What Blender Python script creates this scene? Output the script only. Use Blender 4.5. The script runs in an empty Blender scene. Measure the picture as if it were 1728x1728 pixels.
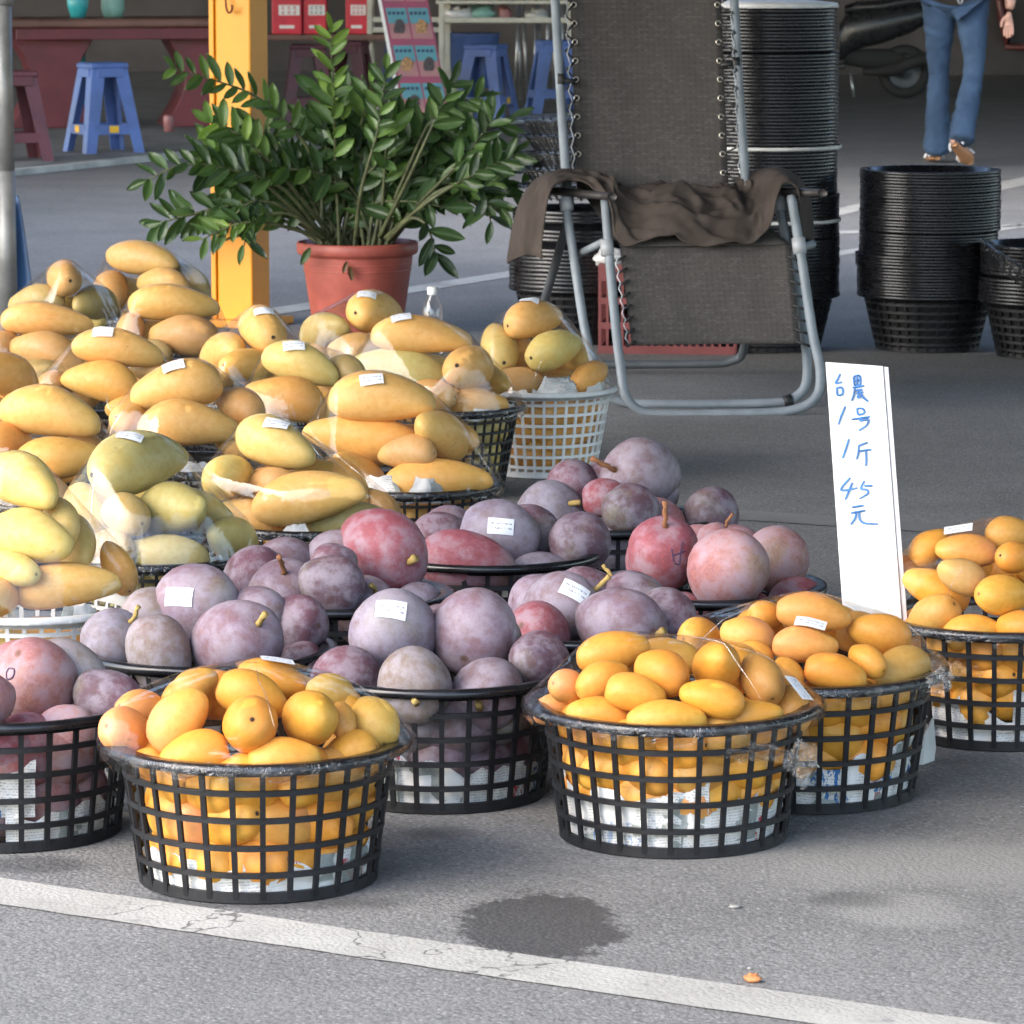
import bpy, bmesh, math, random
from mathutils import Vector, Matrix
from mathutils.bvhtree import BVHTree
from mathutils import noise as mnoise
R = math.radians
rnd = random.Random(7)
sc = bpy.context.scene
col = sc.collection
# ------------------------------------------------------------------ camera, sky, sun, exposure
FPX, IMG, CAMH, PITCH = 7000.0, 1728.0, 1.29, math.atan(992 / 7000.0)
cam_d = bpy.data.cameras.new('camera'); cam = bpy.data.objects.new('camera', cam_d); col.objects.link(cam)
cam.location = (0, 0, CAMH); cam.rotation_euler = (R(90) - PITCH, 0, 0)
cam_d.sensor_width = 36; cam_d.lens = 36 * FPX / IMG; cam_d.clip_start = 0.1; cam_d.clip_end = 1000
cam_d.dof.use_dof = True; cam_d.dof.focus_distance = 6.6; cam_d.dof.aperture_fstop = 28.0
sc.camera = cam
SUN_AZ, SUN_EL = R(-122), R(38)          # azimuth from +Y towards +X: behind the camera, to the left
sun_dir = Vector((math.sin(SUN_AZ) * math.cos(SUN_EL), math.cos(SUN_AZ) * math.cos(SUN_EL), math.sin(SUN_EL)))
wd = bpy.data.worlds.new('World'); sc.world = wd; wd.use_nodes = True
wn = wd.node_tree.nodes; wl = wd.node_tree.links
sky = wn.new('ShaderNodeTexSky'); sky.sky_type = 'NISHITA'; sky.sun_disc = False
sky.sun_elevation = SUN_EL; sky.sun_rotation = SUN_AZ; sky.air_density = 1.0; sky.dust_density = 1.8; sky.ozone_density = 1.0
bg = wn['Background']; bg.inputs[1].default_value = 0.15
wl.new(sky.outputs[0], bg.inputs[0])
sl = bpy.data.lights.new('sun', 'SUN'); sl.energy = 0.6; sl.angle = R(75); sl.color = (1.0, 0.975, 0.94)
so = bpy.data.objects.new('sun', sl); col.objects.link(so); so.rotation_euler = sun_dir.to_track_quat('Z', 'Y').to_euler()
sc.view_settings.view_transform = 'Standard'; sc.view_settings.look = 'None'; sc.view_settings.gamma = 1
sc.view_settings.use_curve_mapping = False; sc.view_settings.exposure = 2.48
sc.cycles.use_denoising = True
sc.cycles.transparent_max_bounces = 32; sc.cycles.max_bounces = 8; sc.cycles.diffuse_bounces = 4
sc.cycles.caustics_reflective = False; sc.cycles.caustics_refractive = False

# ------------------------------------------------------------------ pixel geometry (photograph 1728 x 1728)
CAM = Vector((0, 0, CAMH)); RIGHT = Vector((1, 0, 0))
UP = Vector((0, math.sin(PITCH), math.cos(PITCH))); FWD = Vector((0, math.cos(PITCH), -math.sin(PITCH)))
def ray(px, py): return RIGHT * ((px - 864) / FPX) - UP * ((py - 864) / FPX) + FWD
def at(px, py, z=0.0):
    d = ray(px, py); return CAM + d * ((z - CAMH) / d.z)
def atY(px, py, Y):
    d = ray(px, py); return CAM + d * (Y / d.y)
def scale_at(p): return FPX / (Vector(p) - CAM).dot(FWD)

# ------------------------------------------------------------------ helpers
def tag(o, label=None, cat=None, group=None, kind=None):
    if label: o['label'] = label
    if cat: o['category'] = cat
    if group: o['group'] = group
    if kind: o['kind'] = kind
    return o
def empty(name, loc=(0, 0, 0), rz=0.0):
    o = bpy.data.objects.new(name, None); col.objects.link(o); o.location = loc; o.rotation_euler = (0, 0, rz)
    o.empty_display_size = 0.05
    return o
class MB:
    def __init__(s): s.v = []; s.f = []; s.uv = None
    def add(s, vs, fs):
        n = len(s.v); s.v += [tuple(p) for p in vs]; s.f += [tuple(i + n for i in f) for f in fs]; return s
    def box(s, c, size, rot=None, bev=0.0):
        x, y, z = (k / 2 for k in size); c = Vector(c)
        vs = [Vector((a * x, b * y, d * z)) for d in (-1, 1) for b in (-1, 1) for a in (-1, 1)]
        if rot is not None:
            m = rot if isinstance(rot, Matrix) else Matrix.Rotation(rot, 3, 'Z'); vs = [m @ v for v in vs]
        return s.add([v + c for v in vs], [(0, 2, 3, 1), (4, 5, 7, 6), (0, 1, 5, 4), (2, 6, 7, 3), (0, 4, 6, 2), (1, 3, 7, 5)])
    def lathe(s, prof, n=32, c=(0, 0, 0), cap=False):
        c = Vector(c); k = len(prof)
        vs = [c + Vector((r * math.cos(2 * math.pi * j / n), r * math.sin(2 * math.pi * j / n), z)) for j in range(n) for r, z in prof]
        fs = [(j * k + i, ((j + 1) % n) * k + i, ((j + 1) % n) * k + i + 1, j * k + i + 1) for j in range(n) for i in range(k - 1)]
        if cap: fs.append(tuple(j * k for j in reversed(range(n)))); fs.append(tuple(j * k + k - 1 for j in range(n)))
        return s.add(vs, fs)
    def tube(s, path, r, n=8, closed=False, cap=True):
        P = [Vector(p) for p in path]; m = len(P)
        rr = r if isinstance(r, (list, tuple)) else [r] * m
        vs = []; u = None
        for i in range(m):
            a = P[i - 1] if (i > 0 or closed) else P[i]; b = P[(i + 1) % m] if (i < m - 1 or closed) else P[i]
            t = (b - a)
            if t.length < 1e-9: t = Vector((0, 0, 1))
            t.normalize()
            if u is None:
                u = t.cross(Vector((0, 0, 1)));
                if u.length < 1e-3: u = t.cross(Vector((0, 1, 0)))
            u = (u - t * u.dot(t)); u.normalize(); w = t.cross(u)
            for j in range(n):
                q = 2 * math.pi * j / n; vs.append(P[i] + (u * math.cos(q) + w * math.sin(q)) * rr[i])
        fs = []
        for i in range(m if closed else m - 1):
            i2 = (i + 1) % m
            for j in range(n):
                fs.append((i * n + j, i * n + (j + 1) % n, i2 * n + (j + 1) % n, i2 * n + j))
        if cap and not closed: fs.append(tuple(reversed(range(n)))); fs.append(tuple((m - 1) * n + j for j in range(n)))
        return s.add(vs, fs)
    def grid(s, rows, closed_u=False):
        a, b = len(rows), len(rows[0]); vs = [p for r_ in rows for p in r_]
        fs = [(i * b + j, i * b + (j + 1) % b, (i + 1) * b + (j + 1) % b, (i + 1) * b + j) for i in range(a - 1) for j in range(b if closed_u else b - 1)]
        return s.add(vs, fs)
    def mesh(s, name, mat=None, smooth=False):
        me = bpy.data.meshes.new(name); me.from_pydata(s.v, [], s.f); me.update()
        if mat: me.materials.append(mat)
        if smooth: me.polygons.foreach_set('use_smooth', [True] * len(me.polygons))
        return me
    def build(s, name, mat, parent=None, smooth=False, bevel=0.0, solid=0.0, subsurf=0, autos=None):
        me = s.mesh(name, mat, smooth); o = bpy.data.objects.new(name, me); col.objects.link(o)
        if parent: o.parent = parent
        if solid: m = o.modifiers.new('s', 'SOLIDIFY'); m.thickness = solid; m.offset = 0
        if subsurf: m = o.modifiers.new('u', 'SUBSURF'); m.levels = subsurf; m.render_levels = subsurf
        if bevel: m = o.modifiers.new('b', 'BEVEL'); m.width = bevel; m.segments = 2; m.limit_method = 'ANGLE'; m.angle_limit = R(40)
        return o
def obj(name, me, parent=None, loc=None):
    o = bpy.data.objects.new(name, me); col.objects.link(o)
    if parent: o.parent = parent
    if loc is not None: o.location = loc
    return o
def smooth_path(pts, k=8):
    P = [Vector(p) for p in pts]; out = []
    for i in range(len(P) - 1):
        p0 = P[max(i - 1, 0)]; p1 = P[i]; p2 = P[i + 1]; p3 = P[min(i + 2, len(P) - 1)]
        for j in range(k):
            t = j / k
            out.append(0.5 * ((2 * p1) + (p2 - p0) * t + (2 * p0 - 5 * p1 + 4 * p2 - p3) * t * t + (3 * p1 - p0 - 3 * p2 + p3) * t ** 3))
    out.append(P[-1]); return out

# ------------------------------------------------------------------ node materials
class NT:
    def __init__(s, name):
        s.m = bpy.data.materials.new(name); s.m.use_nodes = True; s.t = s.m.node_tree; s.n = s.t.nodes; s.l = s.t.links
        s.b = s.n['Principled BSDF']; s.out = s.n['Material Output']
    def node(s, typ, props=None, **ins):
        k = s.n.new('ShaderNode' + typ)
        for a, v in (props or {}).items(): setattr(k, a, v)
        for a, v in ins.items():
            key = a.replace('_', ' ')
            i = k.inputs[key] if key in k.inputs else k.inputs[int(a[1:])]
            s.put(i, v)
        return k
    def put(s, i, v):
        if isinstance(v, bpy.types.NodeSocket): s.l.new(v, i)
        elif isinstance(v, bpy.types.Node): s.l.new(v.outputs[0], i)
        else:
            if i.type == 'RGBA' and not hasattr(v, '__len__'): v = (v, v, v, 1)
            elif i.type == 'RGBA' and len(v) == 3: v = (*v, 1)
            i.default_value = v
    def set(s, **k):
        for a, v in k.items(): s.put(s.b.inputs[a.replace('_', ' ')], v)
        return s
    def math(s, op, a, b=None, c=None, clamp=False):
        k = s.n.new('ShaderNodeMath'); k.operation = op; k.use_clamp = clamp
        for i, v in enumerate((a, b, c)):
            if v is not None: s.put(k.inputs[i], v)
        return k.outputs[0]
    def mix(s, f, a, b, mode='MIX'):
        k = s.n.new('ShaderNodeMix'); k.data_type = 'RGBA'; k.blend_type = mode; k.clamp_factor = True
        s.put(k.inputs[0], f); s.put(k.inputs[6], a); s.put(k.inputs[7], b); return k.outputs[2]
    def noise(s, scale, detail=2.0, rough=0.5, vec=None, dist=0.0):
        k = s.node('TexNoise', None, Scale=scale, Detail=detail, Roughness=rough, Distortion=dist)
        if vec is not None: s.put(k.inputs['Vector'], vec)
        return k.outputs[0]
    def ramp(s, f, lo, hi, a=0.0, b=1.0, smooth=True):
        k = s.n.new('ShaderNodeMapRange'); k.interpolation_type = 'SMOOTHSTEP' if smooth else 'LINEAR'
        s.put(k.inputs[0], f)
        for i, v in zip((1, 2, 3, 4), (lo, hi, a, b)): s.put(k.inputs[i], v)
        return k.outputs[0]
    def bump(s, h, strength=0.3, dist=0.002):
        k = s.node('Bump', None, Strength=strength, Distance=dist, Height=h); s.put(s.b.inputs['Normal'], k.outputs[0]); return s
    def coord(s, which='Object'): return s.n.new('ShaderNodeTexCoord').outputs[which]
    def pos(s): return s.n.new('ShaderNodeNewGeometry').outputs['Position']
def plain(name, c, rough=0.5, metal=0.0, var=0.12, nscale=12.0, bump=0.15, bscale=120.0, spec=0.5, bdist=0.001):
    t = NT(name); n = t.noise(nscale, 4, 0.6, t.coord())
    f = t.ramp(n, 0.3, 0.7); c = Vector(c[:3])
    t.set(Base_Color=t.mix(f, tuple(c * (1 - var)), tuple(c * (1 + var))), Roughness=t.ramp(n, 0.2, 0.8, max(rough - .08, 0), min(rough + .1, 1)), Metallic=metal)
    t.b.inputs['Specular IOR Level'].default_value = spec
    if bump: t.bump(t.noise(bscale, 2, 0.5, t.coord()), bump, bdist)
    return t.m
# ------------------------------------------------------------------ materials
def ocoord(t):
    r = t.node('ObjectInfo').outputs['Random']
    c = t.node('CombineXYZ', None, X=t.math('MULTIPLY', r, 37.0), Y=t.math('MULTIPLY', r, 91.0), Z=t.math('MULTIPLY', r, 17.0))
    return t.node('VectorMath', {'operation': 'ADD'}, i0=t.coord(), i1=c.outputs[0]).outputs[0]

def mango_mat(name, blush, speck, green, rough=0.42, bloom=False):
    t = NT(name); oi = t.node('ObjectInfo'); oc = ocoord(t)
    base = oi.outputs['Color']; al = oi.outputs['Alpha']
    sep = t.node('SeparateXYZ', None, Vector=t.coord())
    n1 = t.noise(0.9, 3, 0.55, oc); n2 = t.noise(3.2, 4, 0.6, oc); n3 = t.noise(16, 3, 0.6, oc)
    c = t.mix(t.ramp(n2, 0.3, 0.75, 0, 0.8), base, t.mix(1.0, base, (0.88, 0.78, 0.55), 'MULTIPLY'))
    c = t.mix(t.ramp(n1, 0.5, 0.8, 0, 0.6), c, t.mix(1.0, base, (1.06, 0.84, 0.5), 'MULTIPLY'))
    lv = t.node('TexVoronoi', None, Vector=oc, Scale=19.0)
    c = t.mix(t.ramp(lv.outputs['Distance'], 0.16, 0.06, 0, 0.30), c, t.mix(1.0, base, (0.72, 0.62, 0.45), 'MULTIPLY'))
    # green or pale cast towards the tip
    tip = t.math('ADD', t.ramp(sep.outputs['X'], 0.5, -1.6), t.math('MULTIPLY', t.math('SUBTRACT', n1, 0.5), 1.6))
    c = t.mix(t.ramp(tip, 0.55, 1.15, 0, green[3]), c, green[:3])
    bl = t.math('ADD', t.math('MULTIPLY', sep.outputs['Z'], 0.28), t.math('ADD', t.math('MULTIPLY', sep.outputs['X'], 0.30), n1))
    c = t.mix(t.math('MULTIPLY', t.ramp(bl, 0.38, 0.95), al), c, blush)
    if bloom:
        w = t.noise(1.6, 5, 0.62, oc); sw = t.noise(5.5, 4, 0.7, oc, 1.2)
        rub = t.math('MULTIPLY', t.ramp(w, 0.42, 0.66), t.ramp(sw, 0.35, 0.6))
        c = t.mix(t.math('MULTIPLY', t.ramp(w, 0.62, 0.34), 0.6), c, (0.29, 0.25, 0.285))
        c = t.mix(t.math('MULTIPLY', rub, 0.40), c, (0.13, 0.055, 0.075))
        scr = t.noise(9, 2, 0.5, oc, 3.5)
        c = t.mix(t.ramp(t.math('ABSOLUTE', t.math('SUBTRACT', scr, 0.5)), 0.012, 0.0, 0, 0.65), c, (0.05, 0.028, 0.035))
        c = t.mix(t.ramp(n3, 0.60, 0.76, 0, 0.3), c, (0.32, 0.28, 0.305))
    vo = t.node('TexVoronoi', {'feature': 'F1'}, Vector=oc, Scale=7.5 if not bloom else 11.0)
    rn = t.node('SeparateColor', None, Color=vo.outputs['Color']).outputs[0]
    spot = t.math('MULTIPLY', t.ramp(vo.outputs['Distance'], 0.11, 0.04), t.ramp(rn, 0.55, 0.6))
    c = t.mix(t.math('MULTIPLY', spot, speck[3]), c, speck[:3])
    bm = t.noise(2.2, 5, 0.7, oc, 0.8)
    c = t.mix(t.math('MULTIPLY', t.ramp(bm, 0.62, 0.70), t.ramp(n3, 0.42, 0.58, 0, 0.5)), c, (0.22, 0.10, 0.035))
    # brown scar round the stem
    yz = t.math('SQRT', t.math('ADD', t.math('POWER', sep.outputs['Y'], 2), t.math('POWER', sep.outputs['Z'], 2)))
    ring = t.math('MULTIPLY', t.ramp(t.math('ADD', yz, t.math('MULTIPLY', n3, 0.06)), 0.17, 0.07), t.ramp(sep.outputs['X'], 0.2, 0.4))
    c = t.mix(t.math('MULTIPLY', ring, 0.75), c, (0.09, 0.045, 0.02))
    t.set(Base_Color=c, Roughness=t.ramp(n2, 0.2, 0.8, rough - 0.06, rough + 0.14))
    t.b.inputs['Specular IOR Level'].default_value = 0.35 if not bloom else 0.22
    t.b.inputs['Subsurface Weight'].default_value = 0.0
    t.bump(t.math('ADD', t.math('MULTIPLY', n3, 0.3), t.math('MULTIPLY', t.noise(60, 2, 0.5, oc), 0.10)), 0.12, 0.03)
    return t.m
M = {}
M['yellow'] = mango_mat('yellow_mango_skin', (0.68, 0.22, 0.13), (0.30, 0.13, 0.03, 0.4), (0.70, 0.50, 0.10, 0.25), 0.40)
M['golden'] = mango_mat('golden_mango_skin', (0.80, 0.34, 0.10), (0.28, 0.15, 0.04, 0.6), (0.50, 0.42, 0.12, 0.22), 0.42)
M['purple'] = mango_mat('purple_mango_skin', (0.28, 0.065, 0.085), (0.30, 0.25, 0.26, 0.45), (0.24, 0.25, 0.15, 0.45), 0.52, True)

def film_mat(name, crinkle, base=0.035, veil=0.03, fm=0.45):
    t = NT(name); t.n.remove(t.b); oc = t.coord()
    h = t.math('ADD', t.noise(9, 3, 0.6, oc, 1.5), t.math('MULTIPLY', t.noise(40, 3, 0.6, oc, 2.0), 0.35 * crinkle))
    bp = t.node('Bump', None, Strength=0.35 * crinkle, Distance=0.012, Height=h)
    lw = t.node('LayerWeight', None, Blend=0.22, Normal=bp.outputs[0])
    fac = t.math('ADD', base, t.math('MULTIPLY', lw.outputs['Fresnel'], fm), clamp=True)
    g = t.node('BsdfGlossy', None, Color=(1, 1, 1), Roughness=0.06, Normal=bp.outputs[0])
    tr = t.node('BsdfTransparent', None, Color=(0.97, 0.97, 0.97))
    df = t.node('BsdfTranslucent', None, Color=(0.9, 0.9, 0.9))
    a = t.node('MixShader', None, i0=veil, i1=tr.outputs[0], i2=df.outputs[0])
    b = t.node('MixShader', None, i0=fac, i1=a.outputs[0], i2=g.outputs[0])
    t.l.new(b.outputs[0], t.out.inputs[0]); return t.m
M['film'] = film_mat('stretch_film', 0.28, 0.035, 0.015, 0.30)
M['film_crinkle'] = film_mat('crinkled_stretch_film', 2.6, 0.035, 0.0, 0.34)
M['film_fold'] = film_mat('folded_stretch_film', 1.0, 0.22, 0.10, 0.5)
M['bottle'] = film_mat('clear_bottle_plastic', 0.25, 0.06, 0.10)

M['black'] = plain('black_basket_plastic', (0.009, 0.0093, 0.0108), 0.5, 0, 0.25, 20, 0.1, 200, 0.3)
M['black_gloss'] = plain('black_basket_rim_plastic', (0.009, 0.0093, 0.0112), 0.27, 0, 0.25, 20, 0.15, 60)
M['white'] = plain('white_basket_plastic', (0.68, 0.68, 0.66), 0.45, 0, 0.06, 20, 0.1, 200)
M['stem'] = plain('brown_fruit_stem', (0.24, 0.10, 0.04), 0.8, 0, 0.4, 60, 0.6, 300)
M['stem_pale'] = plain('pale_fruit_stem', (0.38, 0.26, 0.08), 0.8, 0, 0.4, 60, 0.6, 300)
M['stemdot'] = plain('dark_stem_scar', (0.035, 0.02, 0.012), 0.85, 0, 0.4, 60, 0.6, 300)
M['terracotta'] = plain('terracotta_plastic', (0.36, 0.082, 0.06), 0.5, 0, 0.18, 9, 0.15, 80)
M['soil'] = plain('potting_soil', (0.03, 0.02, 0.014), 0.95, 0, 0.5, 60, 0.9, 150, bdist=0.01)
M['bungee'] = plain('black_lacing', (0.012, 0.012, 0.012), 0.6)
M['wire'] = plain('galvanised_wire', (0.42, 0.44, 0.46), 0.4, 0.5)
M['tube'] = plain('painted_steel_tube', (0.19, 0.215, 0.235), 0.5, 0.0, 0.14, 14, 0.1, 60)
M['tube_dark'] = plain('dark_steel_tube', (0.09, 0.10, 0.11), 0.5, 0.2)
M['cap'] = plain('grey_plastic_joint', (0.30, 0.31, 0.32), 0.5)
M['eyelet'] = plain('metal_eyelet', (0.55, 0.50, 0.42), 0.3, 0.8)
M['armpad'] = plain('dark_armrest_plastic', (0.045, 0.04, 0.037), 0.5)
M['cloth'] = plain('brown_blanket_cloth', (0.060, 0.048, 0.041), 0.95, 0, 0.25, 9, 0.5, 500, spec=0.1)
M['steel_pole'] = plain('galvanised_steel', (0.24, 0.245, 0.24), 0.5, 0.4, 0.22, 8, 0.2, 40)
M['tarp'] = plain('blue_tarpaulin', (0.025, 0.07, 0.17), 0.5, 0, 0.25, 8, 0.4, 60)
M['stool_blue'] = plain('blue_stool_plastic', (0.085, 0.145, 0.36), 0.45, 0, 0.2, 5, 0.1, 60)
M['stool_maroon'] = plain('maroon_stool_plastic', (0.11, 0.032, 0.04), 0.5, 0, 0.2, 7, 0.1, 60)
M['stool_yellow'] = plain('yellow_sticker', (0.75, 0.42, 0.02), 0.5)
M['table_red'] = plain('dark_red_table_laminate', (0.13, 0.022, 0.028), 0.4, 0, 0.2, 4, 0.1, 60)
M['table_top'] = plain('table_edge_brown', (0.16, 0.075, 0.055), 0.4, 0, 0.2, 6, 0.1, 60)
M['offwhite_steel'] = plain('off_white_steel', (0.52, 0.50, 0.42), 0.5, 0, 0.15, 9, 0.1, 60)
M['teal'] = plain('teal_plastic', (0.05, 0.42, 0.45), 0.35)
M['pale_green'] = plain('pale_green_plastic', (0.22, 0.42, 0.36), 0.4)
M['red_box'] = plain('red_carton', (0.60, 0.03, 0.05), 0.5, 0, 0.12, 6)
M['white_print'] = plain('white_print', (0.78, 0.77, 0.74), 0.55, 0, 0.05)
M['magenta'] = plain('magenta_board', (0.26, 0.035, 0.085), 0.45)
M['cyan_print'] = plain('cyan_print', (0.07, 0.25, 0.30), 0.5)
M['pink_print'] = plain('pink_print', (0.34, 0.15, 0.15), 0.5)
M['dish'] = plain('food_print_brown', (0.34, 0.19, 0.08), 0.6, 0, 0.5, 60)
M['dish_dark'] = plain('food_print_dark', (0.05, 0.04, 0.045), 0.6, 0, 0.5, 60)
M['navy'] = plain('navy_board_back', (0.02, 0.035, 0.09), 0.6)
M['crate_red'] = plain('red_crate_plastic', (0.17, 0.042, 0.04), 0.45, 0, 0.15, 9)
M['bag'] = plain('white_plastic_bag', (0.66, 0.66, 0.66), 0.4)
M['strap'] = plain('white_strap', (0.60, 0.60, 0.58), 0.5)
M['sign'] = plain('white_sign_board', (0.68, 0.68, 0.655), 0.5, 0, 0.05, 7, 0.05, 40)
M['sign_edge'] = plain('sign_board_core', (0.72, 0.66, 0.66), 0.6, 0, 0.05)
M['ink_blue'] = plain('blue_marker_ink', (0.055, 0.17, 0.42), 0.5, 0, 0.3, 90)
M['ink_dark'] = plain('dark_marker_ink', (0.05, 0.03, 0.07), 0.6, 0, 0.3, 90)
M['ink_grey'] = plain('grey_label_print', (0.16, 0.17, 0.20), 0.6)
M['wall_dark'] = plain('dark_shop_wall', (0.075, 0.068, 0.07), 0.8, 0, 0.4, 1.2)
M['roof'] = plain('canopy_sheet', (0.24, 0.25, 0.24), 0.6, 0, 0.2, 2)
M['scooter_body'] = plain('black_scooter_paint', (0.02, 0.021, 0.023), 0.28)
M['scooter_red'] = plain('dark_red_scooter_paint', (0.10, 0.012, 0.015), 0.35)
M['rubber'] = plain('tyre_rubber', (0.02, 0.02, 0.02), 0.8)
M['alloy'] = plain('alloy_metal', (0.45, 0.46, 0.48), 0.35, 0.8)
M['red_lens'] = plain('red_lamp_lens', (0.65, 0.02, 0.06), 0.2)
M['clear_lens'] = plain('clear_lamp_lens', (0.6, 0.65, 0.66), 0.15)
M['skin'] = plain('skin', (0.58, 0.32, 0.23), 0.5, 0, 0.1, 12)
M['shirt'] = plain('grey_shirt', (0.20, 0.20, 0.22), 0.9, 0, 0.15, 9)
M['hair'] = plain('dark_hair', (0.015, 0.012, 0.01), 0.5)
M['sandal'] = plain('tan_sandal_sole', (0.45, 0.22, 0.10), 0.6)
M['sandal_strap'] = plain('white_sandal_strap', (0.7, 0.7, 0.7), 0.6)
M['card'] = plain('grey_cardboard', (0.50, 0.50, 0.47), 0.8)
M['peel'] = plain('orange_peel_scrap', (0.45, 0.17, 0.06), 0.7, 0, 0.4, 60)
M['rust'] = plain('rusty_hook', (0.20, 0.07, 0.02), 0.8, 0.2)
M['stone'] = plain('pebble', (0.22, 0.215, 0.20), 0.8)

def _denim():
    t = NT('blue_denim'); oc = t.coord()
    n = t.noise(5, 4, 0.6, oc); w = t.noise(160, 2, 0.6, oc)
    t.set(Base_Color=t.mix(t.ramp(n, 0.3, 0.7), (0.024, 0.050, 0.098), (0.045, 0.085, 0.150)), Roughness=0.9)
    t.bump(t.math('ADD', w, t.math('MULTIPLY', t.noise(14, 3, 0.6, oc, 1.0), 3.0)), 0.4, 0.006); return t.m
M['denim'] = _denim()
def _yellow_post():
    t = NT('yellow_post_paint'); p = t.coord(); n = t.noise(6, 4, 0.6, p); ch = t.noise(45, 4, 0.7, p)
    sx = t.node('SeparateXYZ', None, Vector=p)
    c = t.mix(t.ramp(n, 0.3, 0.7), (0.72, 0.275, 0.004), (0.77, 0.31, 0.006))
    c = t.mix(t.ramp(ch, 0.70, 0.76, 0, 0.6), c, (0.25, 0.09, 0.02))
    t.set(Base_Color=c, Roughness=0.42); t.bump(t.noise(30, 3, 0.6, p), 0.15, 0.003); return t.m
M['post'] = _yellow_post()
def _fabric():
    t = NT('brown_woven_sling_fabric'); oc = t.coord('UV')
    mp = t.node('Mapping', None, Vector=oc, Scale=(62, 62, 1))
    vo = t.node('TexVoronoi', {'feature': 'F1'}, Vector=mp.outputs[0], Scale=1.0, Randomness=0.15)
    wv = t.noise(260, 2, 0.5, oc); n = t.noise(6, 4, 0.6, oc)
    c = t.mix(t.ramp(vo.outputs['Distance'], 0.42, 0.15), (0.062, 0.056, 0.052), (0.050, 0.046, 0.043))
    c = t.mix(t.ramp(n, 0.35, 0.7, 0, 0.35), c, (0.085, 0.076, 0.07)); c = t.mix(t.math('MULTIPLY', wv, 0.4), c, (0.04, 0.036, 0.033))
    bw = t.node('TexBrick', {'offset': 0.5}, Vector=oc, Color1=(0, 0, 0), Color2=(1, 1, 1), Mortar=(0.5, 0.5, 0.5), Scale=1.0, Brick_Width=0.016, Row_Height=0.007, Mortar_Size=0.0012)
    c = t.mix(t.math('MULTIPLY', t.ramp(bw.outputs['Color'], 0.55, 1.0), 0.35), c, (0.115, 0.108, 0.103))
    t.set(Base_Color=c, Roughness=0.85); t.b.inputs['Specular IOR Level'].default_value = 0.2
    t.bump(t.math('ADD', t.ramp(vo.outputs['Distance'], 0.5, 0.1), wv), 0.25, 0.002); return t.m
M['fabric'] = _fabric()
def _leaf():
    t = NT('glossy_leaf'); oi = t.node('ObjectInfo'); oc = ocoord(t)
    n = t.noise(3, 3, 0.6, oc); sx = t.node('SeparateXYZ', None, Vector=t.coord())
    c = t.mix(t.ramp(n, 0.3, 0.75, 0, 0.5), oi.outputs['Color'], t.mix(1.0, oi.outputs['Color'], (0.6, 0.75, 0.6), 'MULTIPLY'))
    vein = t.ramp(t.math('ABSOLUTE', sx.outputs['Y']), 0.03, 0.0)
    c = t.mix(t.math('MULTIPLY', vein, 0.4), c, (0.16, 0.24, 0.08))
    t.set(Base_Color=c, Roughness=0.36); t.b.inputs['Specular IOR Level'].default_value = 0.45
    tl = t.node('BsdfTranslucent', None, Color=t.mix(1.0, c, (1.6, 1.7, 0.7), 'MULTIPLY'))
    ms = t.node('MixShader', None, i0=0.22, i1=t.b.outputs[0], i2=tl.outputs[0]); t.l.new(ms.outputs[0], t.out.inputs[0])
    t.bump(t.noise(9, 2, 0.5, oc), 0.1, 0.03); return t.m
M['leaf'] = _leaf()
M['stalk'] = plain('green_brown_stalk', (0.075, 0.085, 0.035), 0.6, 0, 0.4, 30)
M['leaf_bulk'] = plain('dense_leaves', (0.03, 0.075, 0.022), 0.3, 0, 0.5, 14, 0.1, 60)
M['litter'] = plain('dry_leaf_litter', (0.22, 0.12, 0.06), 0.9, 0, 0.4, 40)

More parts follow.
